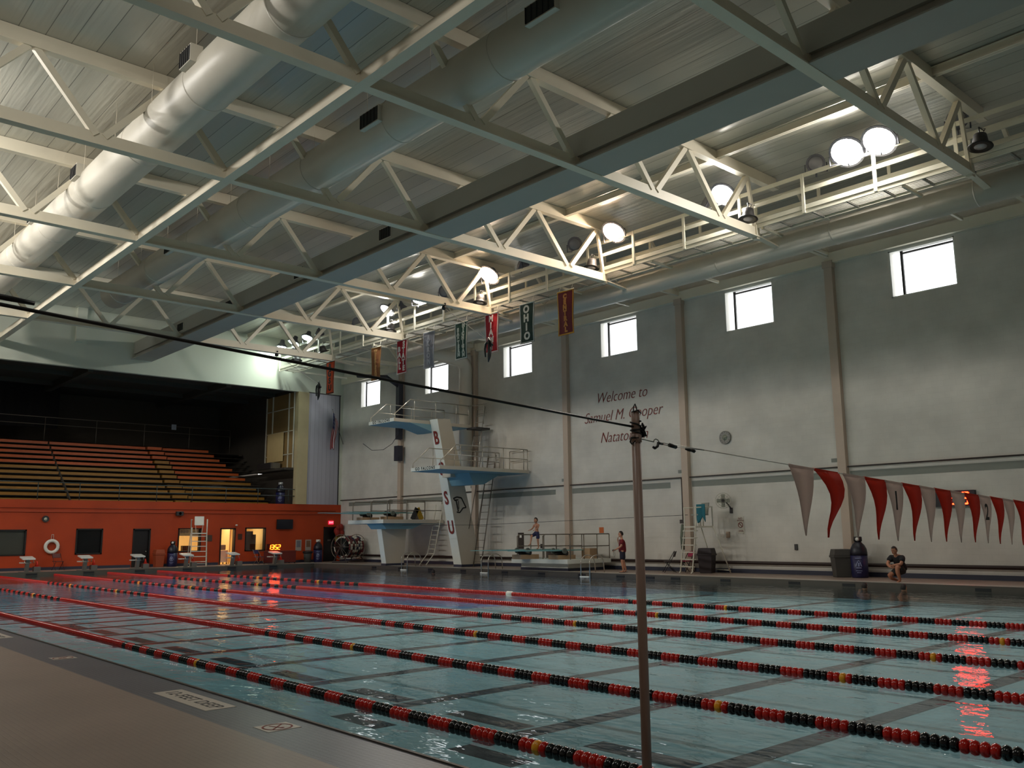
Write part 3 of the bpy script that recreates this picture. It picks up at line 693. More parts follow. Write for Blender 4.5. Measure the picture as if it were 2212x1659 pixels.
for i in range(6):
    y = -27.84+2.49*(i+1)
    if i == 5: y += 0.0
    t = thing('lane_rope', ROPE_LB[i], 'lane rope', (28, y, -0.147), 0, 'lane ropes')
    f = MB(); f.tube([(3.25-28, 0, 0.0), (54.6-28, 0, 0.0)], 0.012, 6); f.build('cable', dull_steel, t)
    # how far right the photograph sees along this rope
    xr = 50.94 + (y-camy)*0.0
    n = int((54.5-3.3)/FLEN); xs = [3.3+FLEN*(k+0.5) for k in range(n)]
    def vis(x):
        d = Vector((x, y, ZW))-Vector((camx, camy, 1.57)); z = d.dot(fw)
        if z < 0.5: return -1
        px = 1106+FPX*d.dot(rt)/z
        return (1.0/z) if -40 < px < 2250 else -1
    near = sorted(xs, key=lambda x: -vis(x))[:100]; ns = set(near)
    rest = MB(); idx = {'r': 0, 'o': 1, 'k': 2, 'y': 3}
    for x in xs:
        if i in (0,1,2,3) and False: pass
        if abs(x-31.1) < 0.08 and i == 5: continue
        kk = rope_kind(i, x)
        if x in ns:
            o = bpy.data.objects.new('float', FM[kk]); COL.objects.link(o); o.parent = t; o.location = (x-28, 0, 0.012)
        else:
            rest.lathe(FPROF, c=(x-28, 0, 0.012), n=8, axis='X', mi=idx[kk])
    o = rest.build('far_floats', [rope_red, rope_orange, rope_black, rope_yel], t); o['kind'] = 'stuff'
    if i == 5:
        f = MB(); f.lathe([(0.02,-0.12), (0.07,-0.1), (0.07,0.1), (0.02,0.12)], c=(31.1-28,0,0.02), n=12, axis='X'); f.build('centre_joint', white, t)

# ------------------------------------------------------------------ near pole, strap and backstroke flags
XP = 47.8; YP = -26.8
pole_m = mat('worn_brown_steel_pole', (158, 132, 120), 0.4, metal=0.0, var=0.12, scale=6)
t = thing('flag_pole', 'tall brown steel pole standing at the near pool edge', 'pole', (XP, YP, 0))
f = MB(); f.tube([(0,0,0), (0,0,2.1)], 0.0255, 20); f.build('shaft', pole_m, t)
f = MB(); f.tube([(0,0,2.08), (0,0,2.235)], 0.024, 20); f.build('upper_shaft', pole_m, t)
f = MB(); f.tube([(0,0,2.065), (0,0,2.11)], 0.031, 20); f.build('collar', pole_m, t)
f = MB(); f.tube([(0,-0.012,2.22), (0,-0.014,2.26), (0,0,2.278), (0,0.012,2.26), (0,0.012,2.22)], 0.003, 6); f.build('top_ring', black, t)
f = MB(); f.lathe([(0.08,0.0), (0.08,0.012), (0.035,0.02), (0.03,0.06)], n=20); f.build('base_plate', pole_m, t)
t = thing('strap_rope', 'black cord wound round the brown pole and stretched away to the left', 'cord', (XP, YP, 2.15))
f = MB(); pts = []
for k in range(60):
    a = k*0.42; zz = 0.03-0.09*(k/59.0) + 0.012*math.sin(a*0.5)
    pts.append((0.029*math.cos(a), 0.029*math.sin(a), zz))
f.tube(pts, 0.0045, 6)
random.seed(3)
for k in range(16):
    a0 = random.uniform(-0.6, 0.9); r0_ = 0.03; f.tube([(r0_*math.cos(a0), 0.028+random.uniform(-.01,.01), random.uniform(-0.05,0.02)), (random.uniform(-.01,.02), 0.045+random.uniform(0,.025), random.uniform(-0.05,0.01)), (random.uniform(-.01,.01), 0.03, random.uniform(-0.06,-0.02))], 0.005, 6)
f.tube([(0.02,-0.03,-0.06), (0.03,-0.075,-0.065), (0.03,-0.085,-0.09), (0.02,-0.06,-0.1), (0.02,-0.03,-0.08)], 0.0032, 6)
f.tube([(0.025,0.02,0.075), (0.03,-0.01,0.09), (0.0,-0.032,0.08)], 0.0035, 6)
f.build('knot', black, t)
f = MB(); pts = []
for k in range(11):
    u = k/10; pts.append((0, -0.02-8.6*u, 0.0+0.56*u-0.04*math.sin(PI*u))); 
f.tube(pts, 0.0065, 8); f.build('stretched_cord', black, t)
f = MB(); f.tube([(0,-3.02,0.185), (0,-3.1,0.19), (0,-3.3,0.2)], [0.007,0.01,0.007], 8); f.build('splice', black, t)

def rz_(y):           # height of the flag line
    u = (y-YP)
    return 2.09-0.052*u+0.0016*u*u
t = thing('flag_line', 'thin white line with hook and clips carrying the backstroke flags', 'cord', (XP, YP, 0))
f = MB(); pts = [(0, u, rz_(YP+u)) for u in [0.62+0.6*k for k in range(38)]]; f.tube(pts, 0.0035, 6); f.build('line', mat('bright_white_cord', (235,232,225), 0.5), t)
wire = mat('galvanised_wire', (160,158,150), 0.35, metal=0.8)
f = MB(); f.tube([(0,0.03,2.088), (0,0.15,2.077), (0,0.155,2.088), (0,0.17,2.095), (0,0.19,2.09), (0,0.205,2.07)], 0.003, 6); f.tube([(0,0.2,2.078), (0,0.3,2.072), (0,0.62,rz_(YP+0.62))], 0.0025, 5); f.tube([(0,0.2,2.07), (0,0.3,2.062), (0,0.62,rz_(YP+0.62)-0.002)], 0.0025, 5); f.build('wire_hook', wire, t)
f = MB(); f.tube([(0,0.145,2.048), (0,0.16,2.042), (0,0.185,2.055), (0,0.19,2.073), (0,0.23,2.07)], 0.007, 6); f.tube([(0,0.29,2.068), (0,0.35,2.06)], 0.012, 8); f.tube([(0,0.44,2.053), (0,0.475,2.05), (0,0.51,2.046)], [0.005,0.01,0.006], 8); f.tube([(0,0.48,2.05), (0,0.52,2.045), (0,0.535,2.046)], [0.006,0.011,0.003], 8); f.build('plastic_clip', black, t)
flag_red = mat('pennant_red_orange', (216, 62, 36), 0.6, var=0.06); flag_white = mat('pennant_white', (232, 214, 206), 0.7, var=0.05)
translucent(flag_red); translucent(flag_white)
PL = []
def pennant(y, w, h, red, dig, k, wave):
    lab = ('red-orange' if red else 'white') + ' backstroke pennant' + (' marked %s' % dig if dig else '') + ', %s along the line from the pole' % (ORD+['thirteenth','fourteenth','fifteenth','sixteenth','seventeenth','eighteenth','nineteenth','twentieth'])[k]
    z = rz_(y)
    t = thing('pennant', lab, 'pennant', (XP, y, z), 0, 'backstroke pennants on the line')
    f = MB(); N = 8; vs = []
    for j in range(N+1):
        v = j/N; hw = w/2*(1-v)+0.004
        for s in (-1, 0, 1):
            vs.append((wave*0.05*math.sin(v*5+0.25*s), s*hw + wave*0.06*math.sin(v*2.6) + 0.02*v, -v*h-(0.0155*s*(1-v))))
    fs = []
    for j in range(N):
        for s in range(2): a = j*3+s; fs.append((a, a+1, a+4, a+3))
    f.add(vs, fs, 0, True); o = f.build('pennant_cloth', flag_red if red else flag_white, t); md = o.modifiers.new('th', 'SOLIDIFY'); md.thickness = 0.003
    f = MB(); f.bar((0.002,-w/2,0.003), (0.002,w/2,-0.012), 0.008, 0.018); f.build('hem', flag_red if red else flag_white, t)
    if dig: text_mesh('numeral', dig, 0.2, frame((0.012,0.01,-0.15), (0,1,0), (0,0,1)), black, t, depth=0.001, xs=0.85, offset=0.004)
PEN = [(-25.1,0.3,0.46,0,None,0.2), (-24.77,0.31,0.46,1,None,0.9), (-24.38,0.31,0.45,0,None,0.3), (-24.06,0.31,0.45,1,None,0.4), (-23.76,0.3,0.45,0,'1',0.2), (-23.46,0.3,0.44,1,None,0.4), (-23.17,0.29,0.44,0,None,0.2), (-22.87,0.3,0.43,1,None,0.3),
       (-22.58,0.29,0.43,0,None,0.2), (-22.27,0.3,0.42,1,None,0.3), (-21.99,0.28,0.42,0,'2',0.2), (-21.7,0.28,0.42,1,None,0.3), (-21.42,0.27,0.42,0,None,0.2), (-21.12,0.3,0.42,1,None,0.3), (-20.82,0.29,0.42,0,None,0.2), (-20.52,0.29,0.42,1,None,0.3), (-20.22,0.29,0.42,0,'3',0.2)]
for k, (y, w_, h_, red, dg, wv) in enumerate(PEN): pennant(y, w_, h_, red, dg, k, wv)

# deck tile markers
def deck_marker(x0, x1, y0, y1, label, txt=None, sym=False, size=0.2):
    t = thing('deck_marker', label, 'marker', ((x0+x1)/2, (y0+y1)/2, 0)); hw = (x1-x0)/2; hh = (y1-y0)/2
    f = MB(); f.box((-hw,-hh,0.0), (hw,hh,0.003)); f.build('tile', white_tile, t)
    if txt: text_mesh('text_line', txt, size, frame((0,0,0.004), (1,0,0), (0,1,0)), mat('faded_black_ink', (46,42,42), 0.6), t, depth=0.0006, offset=0.001, spacing=1.06)
    if sym:
        f = MB(); r = min(hw,hh)*0.92; n = 28
        for k in range(n):
            a, b = 2*PI*k/n, 2*PI*(k+1)/n
            f.add([(r*math.cos(a),r*math.sin(a),0.005),(r*math.cos(b),r*math.sin(b),0.005),(r*.86*math.cos(b),r*.86*math.sin(b),0.005),(r*.86*math.cos(a),r*.86*math.sin(a),0.005)], [(0,1,2,3)])
        f.bar((-r*.66,r*.66,0.005), (r*.66,-r*.66,0.005), 0.014, 0.001); f.bar((-r*.55,-r*.3,0.005), (r*.3,r*.02,0.005), 0.012, 0.001)
        f.lathe([(0.0,0.0048),(0.02,0.005)], c=(r*.45,r*.1,0), n=10)
        f.build('symbol', letter_red, t)
deck_marker(41.4, 42.72, -26.98, -26.68, 'white tile strip reading 12-FEET DEEP on the near pool edge', '12-FEET DEEP', size=0.19)
deck_marker(43.69, 43.97, -26.98, -26.68, 'white tile with red no diving symbol on the near pool edge', sym=True)
deck_marker(37.64, 37.92, -27.0, -26.71, 'small white tile with a red circle on the near edge, left of the depth strip', sym=True)
deck_marker(33.2, 34.45, -26.98, -26.7, 'white tile strip on the near pool edge at the left border of the picture', '12-FEET DEEP', size=0.16)

# ------------------------------------------------------------------ rooms behind the orange wall
office = mat('office_cream_wall', (232, 206, 150), 0.7)
f = MB(); f.box((-4.2,-11.2,-0.05), (-0.25,-4.7,0.0)); f.box((-4.2,-11.2,2.6), (-0.25,-4.7,2.65)); f.box((-4.25,-11.2,0), (-4.2,-4.7,2.6)); f.box((-4.2,-11.25,0), (-0.25,-11.2,2.6)); f.box((-4.2,-4.7,0), (-0.25,-4.65,2.6)); f.box((-4.2,-7.0,0), (-1.2,-6.95,2.6))
struct('wall_office', f, office, label='lit cream office behind the orange wall')
f = MB(); f.box((-4.2,YN,-0.05), (-0.25,-11.3,0.0)); f.box((-4.2,YN,2.6), (-0.25,-11.3,2.65)); f.box((-4.25,YN,0), (-4.2,-11.3,2.6)); f.box((-4.2,-11.35,0), (-0.25,-11.3,2.6))
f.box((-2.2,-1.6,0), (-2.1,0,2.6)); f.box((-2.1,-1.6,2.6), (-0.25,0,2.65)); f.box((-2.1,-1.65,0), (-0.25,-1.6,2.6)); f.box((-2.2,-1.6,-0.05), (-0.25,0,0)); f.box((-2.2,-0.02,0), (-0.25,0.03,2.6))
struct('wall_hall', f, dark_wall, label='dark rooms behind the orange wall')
for (x, y, e) in ((-2.2,-9.2,60), (-2.2,-5.9,42), (-1.5,-7.7,24)):
    L = bpy.data.lights.new('office_light', 'AREA'); L.size = 0.9; L.energy = e; L.color = (1.0, 0.80, 0.5)
    t = thing('ceiling_light', 'ceiling light inside the lit office, ' + {-9.2: 'behind the wide window', -5.9: 'behind the narrow window', -7.7: 'behind the doorway'}[y], 'ceiling light', (x, y, 2.58))
    f = MB(); f.box((-0.3,-0.3,-0.03), (0.3,0.3,0.02)); f.build('diffuser', mat('office_diffuser', (255,230,180), 0.4, var=0, emit=(255,225,170), estr=2), t)
    o = bpy.data.objects.new('office_light', L); COL.objects.link(o); o.parent = t; o.location = (0,0,-0.06)
def end_window(num, a, b, z0, z1, panem, blind=False, door=False):
    w = thing(('door_%d' if door else 'window_%d') % num, None, None, (0, (a+b)/2, z0)); w['kind'] = 'structure'
    hw = (b-a)/2; h = z1-z0; t = 0.07; f = MB()
    f.box((-0.25,-hw,0 if door else -0.0), (0.03,-hw+t,h)); f.box((-0.25,hw-t,0), (0.03,hw,h)); f.box((-0.25,-hw,h-t), (0.03,hw,h))
    if not door: f.box((-0.25,-hw,0), (0.03,hw,t))
    f.build('window_frame' if not door else 'door_frame', frame_blk, w)
    if panem:
        f = MB(); f.box((-0.12,-hw+t,t if not door else 0.01), (-0.1,hw-t,h-t)); f.build('window_pane' if not door else 'door_leaf', panem, w)
    if blind:
        f = MB()
        for k in range(6): f.box((-0.16,-hw+t,h-t-0.06*(k+1)), (-0.14,hw-t,h-t-0.06*k-0.008))
        f.build('window_blind', mat('grey_blind', (96,92,72), 0.7), w)
    return w
end_window(8, -19.9, -18.49, 0.76, 2.08, mat('grey_blind_glass', (66,68,62), 0.3))
end_window(9, -16.11, -14.75, 0.76, 2.12, glass_dark)
d = end_window(1, -13.16, -12.2, 0.0, 2.11, mat('black_doorway', (18,16,18), 0.4), door=True)  # black leaf stands in for the dark of the open doorway
f = MB(); f.sphere((-0.07,0.3,0.85), 0.035, 8, 6); f.build('door_handle', chrome, d)
end_window(10, -10.65, -9.3, 0.78, 2.13, pane_m, blind=True)
end_window(2, -8.14, -7.19, 0.0, 2.13, None, door=True)
end_window(11, -6.58, -5.24, 0.76, 2.16, pane_m)
d = end_window(3, -1.24, -0.29, 0.0, 2.2, mat('black_doorway', (18,16,18), 0.4), door=True)
f = MB(); f.box((-0.1,-0.12,1.3), (-0.09,0.12,1.4)); f.build('door_plate', mat('grey_plate', (90,88,84), 0.5), d)
# things in the office
t = thing('office_cart', 'small white cart with a machine on it inside the lit doorway', 'cart', (-1.1, -7.55, 0))
f = MB(); f.box((-0.3,-0.3,0.12), (0.3,0.3,0.82)); f.build('cabinet', white, t)
f = MB(); f.box((-0.22,-0.28,0.84), (0.2,0.2,1.15)); f.build('machine', mat('grey_machine', (150,140,120), 0.5), t, bevel=0.03)
for a in (-0.25, 0.25):
    for b in (-0.25, 0.25):
        g = MB(); g.lathe([(0.05,-0.02),(0.05,0.02)], c=(a,b,0.05), n=10, axis='Y'); g.tube([(a,b,0.05),(a,b,0.13)],0.012,6); g.build('wheel', black, t)
f = MB(); f.box((-0.75,-0.28,0.83), (-0.74,0.1,0.84))
t = thing('office_cabinet', 'dark tall cabinet seen through the narrow lit window', 'cabinet', (-1.6, -5.65, 0))
f = MB(); f.box((-0.3,-0.4,0), (0.3,0.4,1.75)); f.build('cabinet_body', mat('dark_grey_cabinet', (44,40,34), 0.6), t)
f = MB(); f.box((-0.2,-0.25,1.75), (0.2,0.25,1.95)); f.build('box_on_top', charcoal, t)
t = thing('office_desk', 'cluttered desk behind the wide lit window', 'desk', (-1.7, -9.9, 0))
f = MB(); f.box((-0.35,-0.9,0.7), (0.35,0.9,0.75)); f.build('desk_top', mat('desk_wood', (150,120,80), 0.5), t)
for a in (-0.3, 0.3):
    for b in (-0.85, 0.85): g = MB(); g.box((a-0.02,b-0.02,0), (a+0.02,b+0.02,0.7)); g.build('leg', black, t)
f = MB(); f.box((-0.2,0.2,0.75), (0.1,0.7,1.12)); f.build('monitor', charcoal, t)
for k, (yy, zz) in enumerate(((-7.9,1.95), (-7.72,1.95), (-7.54,1.95))):
    f = MB(); f.box((-0.01,-0.07,-0.1), (0,0.07,0.1)); o = f.build('wall_notice', mat('brown_notice', (110,60,30), 0.7)); o.location = (-4.18, yy-0.9, zz); tag(o, 'small brown picture on the lit office wall, %s of three' % ['left','middle','right'][k], 'notice', 'office notices')

# ------------------------------------------------------------------ things on the end wall
def clock(x, y, z, r, facing, label, rim, face):
    t = thing('wall_clock', label, 'clock', (x, y, z), facing)
    f = MB(); f.lathe([(0.02,0.0),(r,0.0),(r,0.05),(r*0.93,0.06),(r*0.9,0.045)], n=28, axis='X'); f.build('clock_case', rim, t)
    f = MB(); f.lathe([(r*0.9,0.044),(0.0,0.046)], n=28, axis='X'); f.build('clock_face', face, t)
    f = MB(); f.bar((0.052,0,0), (0.052,r*0.5,r*0.06), 0.012, 0.006, upv=(1,0,0)); f.bar((0.052,0,0), (0.052,-r*0.1,-r*0.65), 0.01, 0.006, upv=(1,0,0)); f.build('clock_hands', black, t)
    f = MB()
    for k in range(12):
        a = k*PI/6; f.bar((0.05, r*0.72*math.cos(a), r*0.72*math.sin(a)), (0.05, r*0.85*math.cos(a), r*0.85*math.sin(a)), 0.014, 0.004, upv=(1,0,0))
    f.build('hour_marks', black, t)
    return t
clock(0.02, -17.66, 2.62, 0.17, 0, 'small pale round clock high on the orange wall', charcoal, mat('pale_clock_face', (200,204,180), 0.5))
clock(30.0, -0.02, 5.42, 0.27, -PI/2, 'round clock on the window wall right of the red lettering', mat('grey_clock_rim', (120,118,110), 0.4), mat('grey_green_face', (120,126,110), 0.3))
t = thing('life_ring', 'white life ring hanging on the orange wall', 'life ring', (0.1, -17.28, 1.2))
f = MB(); pts = [(0,0.3*math.cos(2*PI*k/28),0.3*math.sin(2*PI*k/28)) for k in range(29)]; f.tube(pts, 0.085, 12, cap=False); f.build('ring', white, t)
f = MB(); f.tube([(0,-0.06,0.3),(0,-0.03,0.62),(0,0.05,0.62),(0,0.07,0.3)], 0.012, 6); f.build('hanging_rope', mat('white_cord', (196,190,180), 0.6), t)
t = thing('television', 'black flat television high on the orange wall', 'television', (0.08, -4.04, 2.36))
f = MB(); f.box((0,-0.55,-0.3), (0.07,0.55,0.3)); f.build('tv_case', black, t, bevel=0.01); f = MB(); f.box((0.07,-0.52,-0.27), (0.075,0.52,0.27)); f.build('tv_screen', mat('dark_screen', (22,26,38), 0.15), t)
f = MB(); f.box((-0.08,-0.1,-0.1), (0,0.1,0.1)); f.build('tv_bracket', black, t)
t = thing('exit_sign', 'glowing red exit sign above the corner door', 'sign', (0.06, -0.73, 2.47))
f = MB(); f.box((-0.06,-0.17,-0.11), (0,0.17,0.11)); f.build('sign_case', mat('exit_sign_red', (255,60,90), 0.4, var=0, emit=(255,40,80), estr=1.3), t)
text_mesh('sign_letters', 'EXIT', 0.15, frame((0.004,0,0), (0,1,0), (0,0,1)), mat('exit_letter_glow', (255,200,205), 0.4, var=0, emit=(255,150,160), estr=1.6), t, depth=0.002, offset=0.003)
def plaque(y, z, w, h, label, m, name='plaque', x=0.0, cat='plaque'):
    f = MB(); f.box((0,-w/2,-h/2), (0.025,w/2,h/2)); f.box((0.025,-w/2+0.03,-h/2+0.03), (0.03,w/2-0.03,h/2-0.03)); o = f.build(name, m); o.location = (x, y, z); tag(o, label, cat); return o
plaque(-8.84, 1.55, 0.42, 0.36, 'dark grey plaque between the wide lit window and the lit doorway', mat('grey_plaque', (82,62,50), 0.5))
plaque(-6.9, 1.62, 0.26, 0.34, 'small dark plaque between the lit doorway and the narrow lit window', mat('brown_plaque', (70,40,28), 0.5))
for k, yy in enumerate((-3.0, -2.32)):
    t = thing('poster', '%s of two white framed notices above the bins by the corner' % ('left', 'right')[k], 'poster', (0.0, yy, 1.06))
    f = MB(); f.box((0,-0.2,-0.34), (0.02,0.2,0.34)); f.build('paper', mat('poster_paper', (168,160,152), 0.6), t)
    f = MB(); f.box((0.02,-0.14,-0.12), (0.024,0.14,0.28)); f.build('picture', mat('poster_image_%d' % k, ((120,120,128),(130,96,74))[k], 0.6), t)
t = thing('loudspeaker', 'small dark loudspeaker on the ledge of the orange wall', 'loudspeaker', (0.14, -10.67, 2.96))
f = MB(); f.box((-0.13,-0.2,-0.12), (0.1,0.2,0.12)); f.build('speaker_box', charcoal, t, bevel=0.02)
f = MB(); f.lathe([(0.08,0.1),(0.02,0.09)], n=14, axis='X'); f.build('speaker_cone', black, t)
f = MB(); f.sphere((0,0,0), 0.07, 10, 8, sc=(1.4,1,0.7)); o = f.build('security_camera', white); o.location = (0.12, -7.2, 2.3); tag(o, 'tiny white camera above the lit doorway', 'camera')
f = MB(); f.tube([(0.04,-35,3.2),(0.04,-0.4,3.2)], 0.02, 6); tag(f.build('ledge_conduit', mat('orange_conduit', (150,54,22), 0.5)), 'thin orange conduit above the ledge of the end wall', 'conduit')

# seven-segment clocks
SEG = {'0':'abcdef','1':'bc','2':'abged','3':'abgcd','5':'afgcd','9':'abcdfg'}
def led(parent, s, mt, h, m):
    w = h*0.55; t = h*0.13; x = -len([c for c in s if c != ':'])*w*0.72+w*0.3
    for ch in s:
        f = MB()
        if ch == ':':
            for zz in (-h*0.2, h*0.2): f.box((x-w*0.22-t/2,-0.004,zz-t/2), (x-w*0.22+t/2,0.004,zz+t/2))
            x += w*0.1
            f.build('led_colon', m, parent).matrix_local = mt; continue
        P = {'a':((0,h/2),(w,h/2)),'b':((w,h/2),(w,0)),'c':((w,0),(w,-h/2)),'d':((0,-h/2),(w,-h/2)),'e':((0,0),(0,-h/2)),'f':((0,h/2),(0,0)),'g':((0,0),(w,0))}
        for q in SEG[ch]:
            (a, b), (c, d2) = P[q]; f.bar((x+a+b*0.12,0,b), (x+c+d2*0.12,0,d2), t, 0.008, upv=(0,1,0))
        f.build('led_digit', m, parent).matrix_local = mt; x += w*1.45
t = thing('led_clock', 'glowing orange-red digital clock reading 13:52 on the red table', 'clock', (1.05, -5.2, 0.79))
f = MB(); f.box((-0.1,-0.45,0.0), (0.0,0.45,0.38)); f.build('clock_case', led_halo, t)
f = MB(); f.box((-0.08,-0.3,-0.02), (-0.02,-0.2,0.02)); f.build('clock_foot', black, t)
led(t, '13:52', frame((0.012,0,0.19), (0,1,0), (0,0,1)) @ Matrix.Rotation(-PI/2, 4, 'X'), 0.26, red_led_far)
t = thing('led_clock', 'large red digital pace clock on the window wall behind the pennants', 'clock', (38.75, -0.1, 2.62))
f = MB(); f.box((-0.62,-0.06,-0.26), (0.75,0.1,0.26)); f.build('clock_case', mat('black_clock_board', (26,26,34), 0.4), t)
led(t, '5:59', frame((0.12,-0.075,0.0), (1,0,0), (0,0,1)) @ Matrix.Rotation(-PI/2, 4, 'X'), 0.36, red_led)

# ------------------------------------------------------------------ bleachers and balcony rail
bl = thing('bleachers', 'bank of orange and amber wooden bleachers behind the balcony rail', 'bleachers', (-2, -15, 3.6))
NR = 12
for i in range(NR):
    x = -2.2-0.47*i; z = 3.62+0.33*i
    yr = -3.75-0.02*i*0 ; ra = [-4.05,-4.1,-4.15,-4.25,-4.4,-4.6,-4.85,-5.1,-5.35,-5.6,-5.8,-6.0][i]
    bm_ = wood_or if i > 6 else wood_y
    for (a, b) in ((-9.1, ra), (-15.9, -10.2), (-22.9, -16.0)):
        f = MB(); f.box((x-0.3-2*0-(-2), a+15, z+0.16-3.6), (x+2, b+15, z+0.2-3.6)); f.box((x+2-0.03, a+15, z+0.0-3.6), (x+2, b+15, z+0.2-3.6)); f.build('bench', wood_or if (i > 6 or b > -9 and i > 4) else wood_y, bl)
    f = MB(); f.box((x+2-0.47, -8.1, z-3.6-0.02), (x+2+0.02, 11.3, z-3.6+0.0)); f.build('footboard', dark_wall, bl)
    f = MB(); f.box((x+2-0.45, 4.9, z-3.6), (x+2+0.12, 5.8, z+0.18-3.6)); f.build('aisle_step', wood_y if i < 9 else wood_or, bl)
for yy in (-22.9, -15.95):
    f = MB(); f.bar((-0.05, yy+15, 0.02), (-5.6, yy+15, 3.7), 0.06, 0.2); f.build('side_rail', dark_wall, bl)
t = thing('balcony_rail', 'dark green steel rail along the top of the orange wall', 'railing', (-0.1, -18, 3.62))
for z in (0.92, 0.5):
    f = MB(); f.tube([(0,-17.9,z), (0,17.85,z)] if z < 0.9 else [(0,-17.9,z), (0,17.75,z), (0,17.85,z-0.08), (0,17.85,0)], 0.028, 8); f.build('guard_rail', mat('dark_green_rail', (52,62,60), 0.4), t)
y = -16.5
while y < 17.9:
    f = MB(); f.tube([(0,y,0), (0,y,0.92)], 0.022, 6); f.build('rail_post', mat('dark_green_rail', (52,62,60), 0.4), t); y += 2.05
t = thing('balcony_rail', 'faint steel rail behind the top row of bleachers', 'railing', (-8.3, -10, 8.0))
for z in (1.0, 0.55):
    f = MB(); f.tube([(0,-12,z), (0,5.9,z)], 0.02, 6); f.build('guard_rail', dull_steel, t)
for y in (-9,-6,-3,0,3,5.9):
    f = MB(); f.tube([(0,y,-0.6), (0,y,1.0)], 0.02, 6); f.build('rail_post', dull_steel, t)
f = MB(); f.box((-12.2,YN,7.2), (-7.9,OY,7.3)); struct('floor_upper', f, dark_wall)
f = MB(); f.box((-0.15,-8,-1.2), (0.15,8,1.2)); 
t = thing('stage_curtain', 'large black curtain hanging at the back left of the seating', 'curtain', (-9.0, -20.6, 8.4))
f = MB(); vs = []; fs = []; n = 60
for k in range(n+1): yy = -5.5+11*k/n; xx = 0.08*math.sin(k*1.9); vs += [(xx,yy,0), (xx,yy,3.4)]
for k in range(n): fs.append((2*k,2*k+2,2*k+3,2*k+1))
f.add(vs, fs, 0, True); f.build('curtain_cloth', mat('black_curtain', (12,11,11), 0.95), t)
f = MB(); f.tube([(0,-5.6,3.42), (0,5.6,3.42)], 0.04, 8); f.build('curtain_rod', black, t)
# glazed side gallery with pale board
t = thing('gallery_screen', 'tall amber lit glazed screen in a steel frame at the side of the seating', 'screen', (-2.3, -3.32, 5.95))
amber = mat('amber_room_glow', (150,122,76), 0.6, var=0.3, scale=0.8)  # panel colour stands in for the glow of the lit room behind the glass
f = MB(); f.box((-2.0,0.02,0), (1.9,0.06,4.9)); f.build('back_panel', amber, t)
for x in (-2.0, -1.1, 1.15, 1.85):
    f = MB(); f.box((x-0.04,-0.06,0), (x+0.04,0.0,4.9)); f.build('mullion', cream_rail, t)
for z in (0.9, 2.4, 3.9):
    f = MB(); f.box((-2.0,-0.06,z-0.025), (1.85,0.0,z+0.025)); f.build('transom', cream_rail, t)
f = MB(); f.box((-1.6,-0.1,0.5), (0.6,-0.07,2.4)); f.build('pale_board', mat('cream_board', (222,196,140), 0.6), t)
t = thing('control_desk', 'dark grey cabinet on the platform at the side of the seating', 'cabinet', (-2.9, -3.5, 5.95))
f = MB(); f.box((-1.2,-0.5,0), (0.7,0.1,0.42)); f.build('cabinet_body', charcoal, t, bevel=0.03)
f = MB(); f.box((0.7,-0.45,0.02), (1.0,0.05,0.38)); f.build('end_panel', mat('grey_panel', (110,104,92), 0.5), t)
f = MB(); f.box((-5.0,-3.95,5.8), (-0.4,-3.1,5.94)); struct('floor_gallery', f, dark_wall)
o = (lambda m: m.build('square_lamp', mat('blue_grey_square', (120,132,146), 0.5)))(MB().box((-0.02,-0.16,-0.18), (0.02,0.16,0.18))); o.location = (-8.25,-8.1,8.95); tag(o, 'small pale square sign on the rail behind the top bleachers', 'sign')

# ------------------------------------------------------------------ starting blocks with cones
def starting_block():
    t = thing('starting_block', 'x', 'starting block', (0,0,0), 0, 'starting blocks along the end of the pool')
    f = MB(); f.prism([(-0.36,0.70),(0.30,0.60),(0.30,0.66),(-0.36,0.76)], -0.28, 0.28, 0, 'Y'); f.build('platform', mat('white_block_top', (206,206,200), 0.35), t)
    f = MB(); f.box((-0.62,-0.22,0.42), (-0.2,0.22,0.47)); f.build('step', mat('white_block_top', (206,206,200), 0.35), t)
    f = MB(); f.bar((-0.1,0,0.02), (0.05,0,0.64), 0.16, 0.2, upv=(1,0,0)); f.build('pedestal', mat('grey_block_metal', (116,116,112), 0.4, metal=0.4), t)
    f = MB(); f.tube([(0.26,-0.2,0.6),(0.34,-0.2,0.45),(0.34,0.2,0.45),(0.26,0.2,0.6)], 0.014, 6); f.build('grab_bar', chrome, t)
    f = MB(); f.box((-0.35,-0.3,0), (0.2,0.3,0.03)); f.build('base', mat('grey_block_metal', (116,116,112), 0.4, metal=0.4), t)
    return t
sb = starting_block()
YB = [-18.95, -16.3, -13.7, -11.1, -8.45, -5.85]
LBS = ['leftmost of the six starting blocks', 'starting block below the dark square window', 'starting block in front of the dark doorway', 'starting block in front of the white lifeguard chair', 'starting block in front of the lit doorway', 'rightmost of the six starting blocks']
for i, y in enumerate(YB):
    if i == 0: sb.location = (2.55,y,0); sb['label'] = LBS[0]
    else: dup(sb, (2.55,y,0), 0, LBS[i])
cone_m = mat('orange_red_cone', (232,52,32), 0.5)
def cone():
    t = thing('traffic_cone', 'x', 'cone', (0,0,0), 0, 'small cones on the starting blocks')
    f = MB(); f.lathe([(0.085,0.01),(0.02,0.26),(0.0,0.262)], n=14); f.build('cone_body', cone_m, t); f = MB(); f.box((-0.11,-0.11,0), (0.11,0.11,0.02)); f.build('cone_base', cone_m, t); return t
cn = cone()
for i, y in enumerate(YB):
    lb = 'small orange-red cone beside the ' + LBS[i]
    if i == 0: cn.location = (2.25,y+0.5,0); cn['label'] = lb; cn.location.z = 0.0
    else: dup(cn, (2.25,y+0.5,0), 0, lb)
for o in list(bpy.data.objects):
    if o.name.startswith('traffic_cone'): o.location.z = 0.25; o.location.x = 2.25
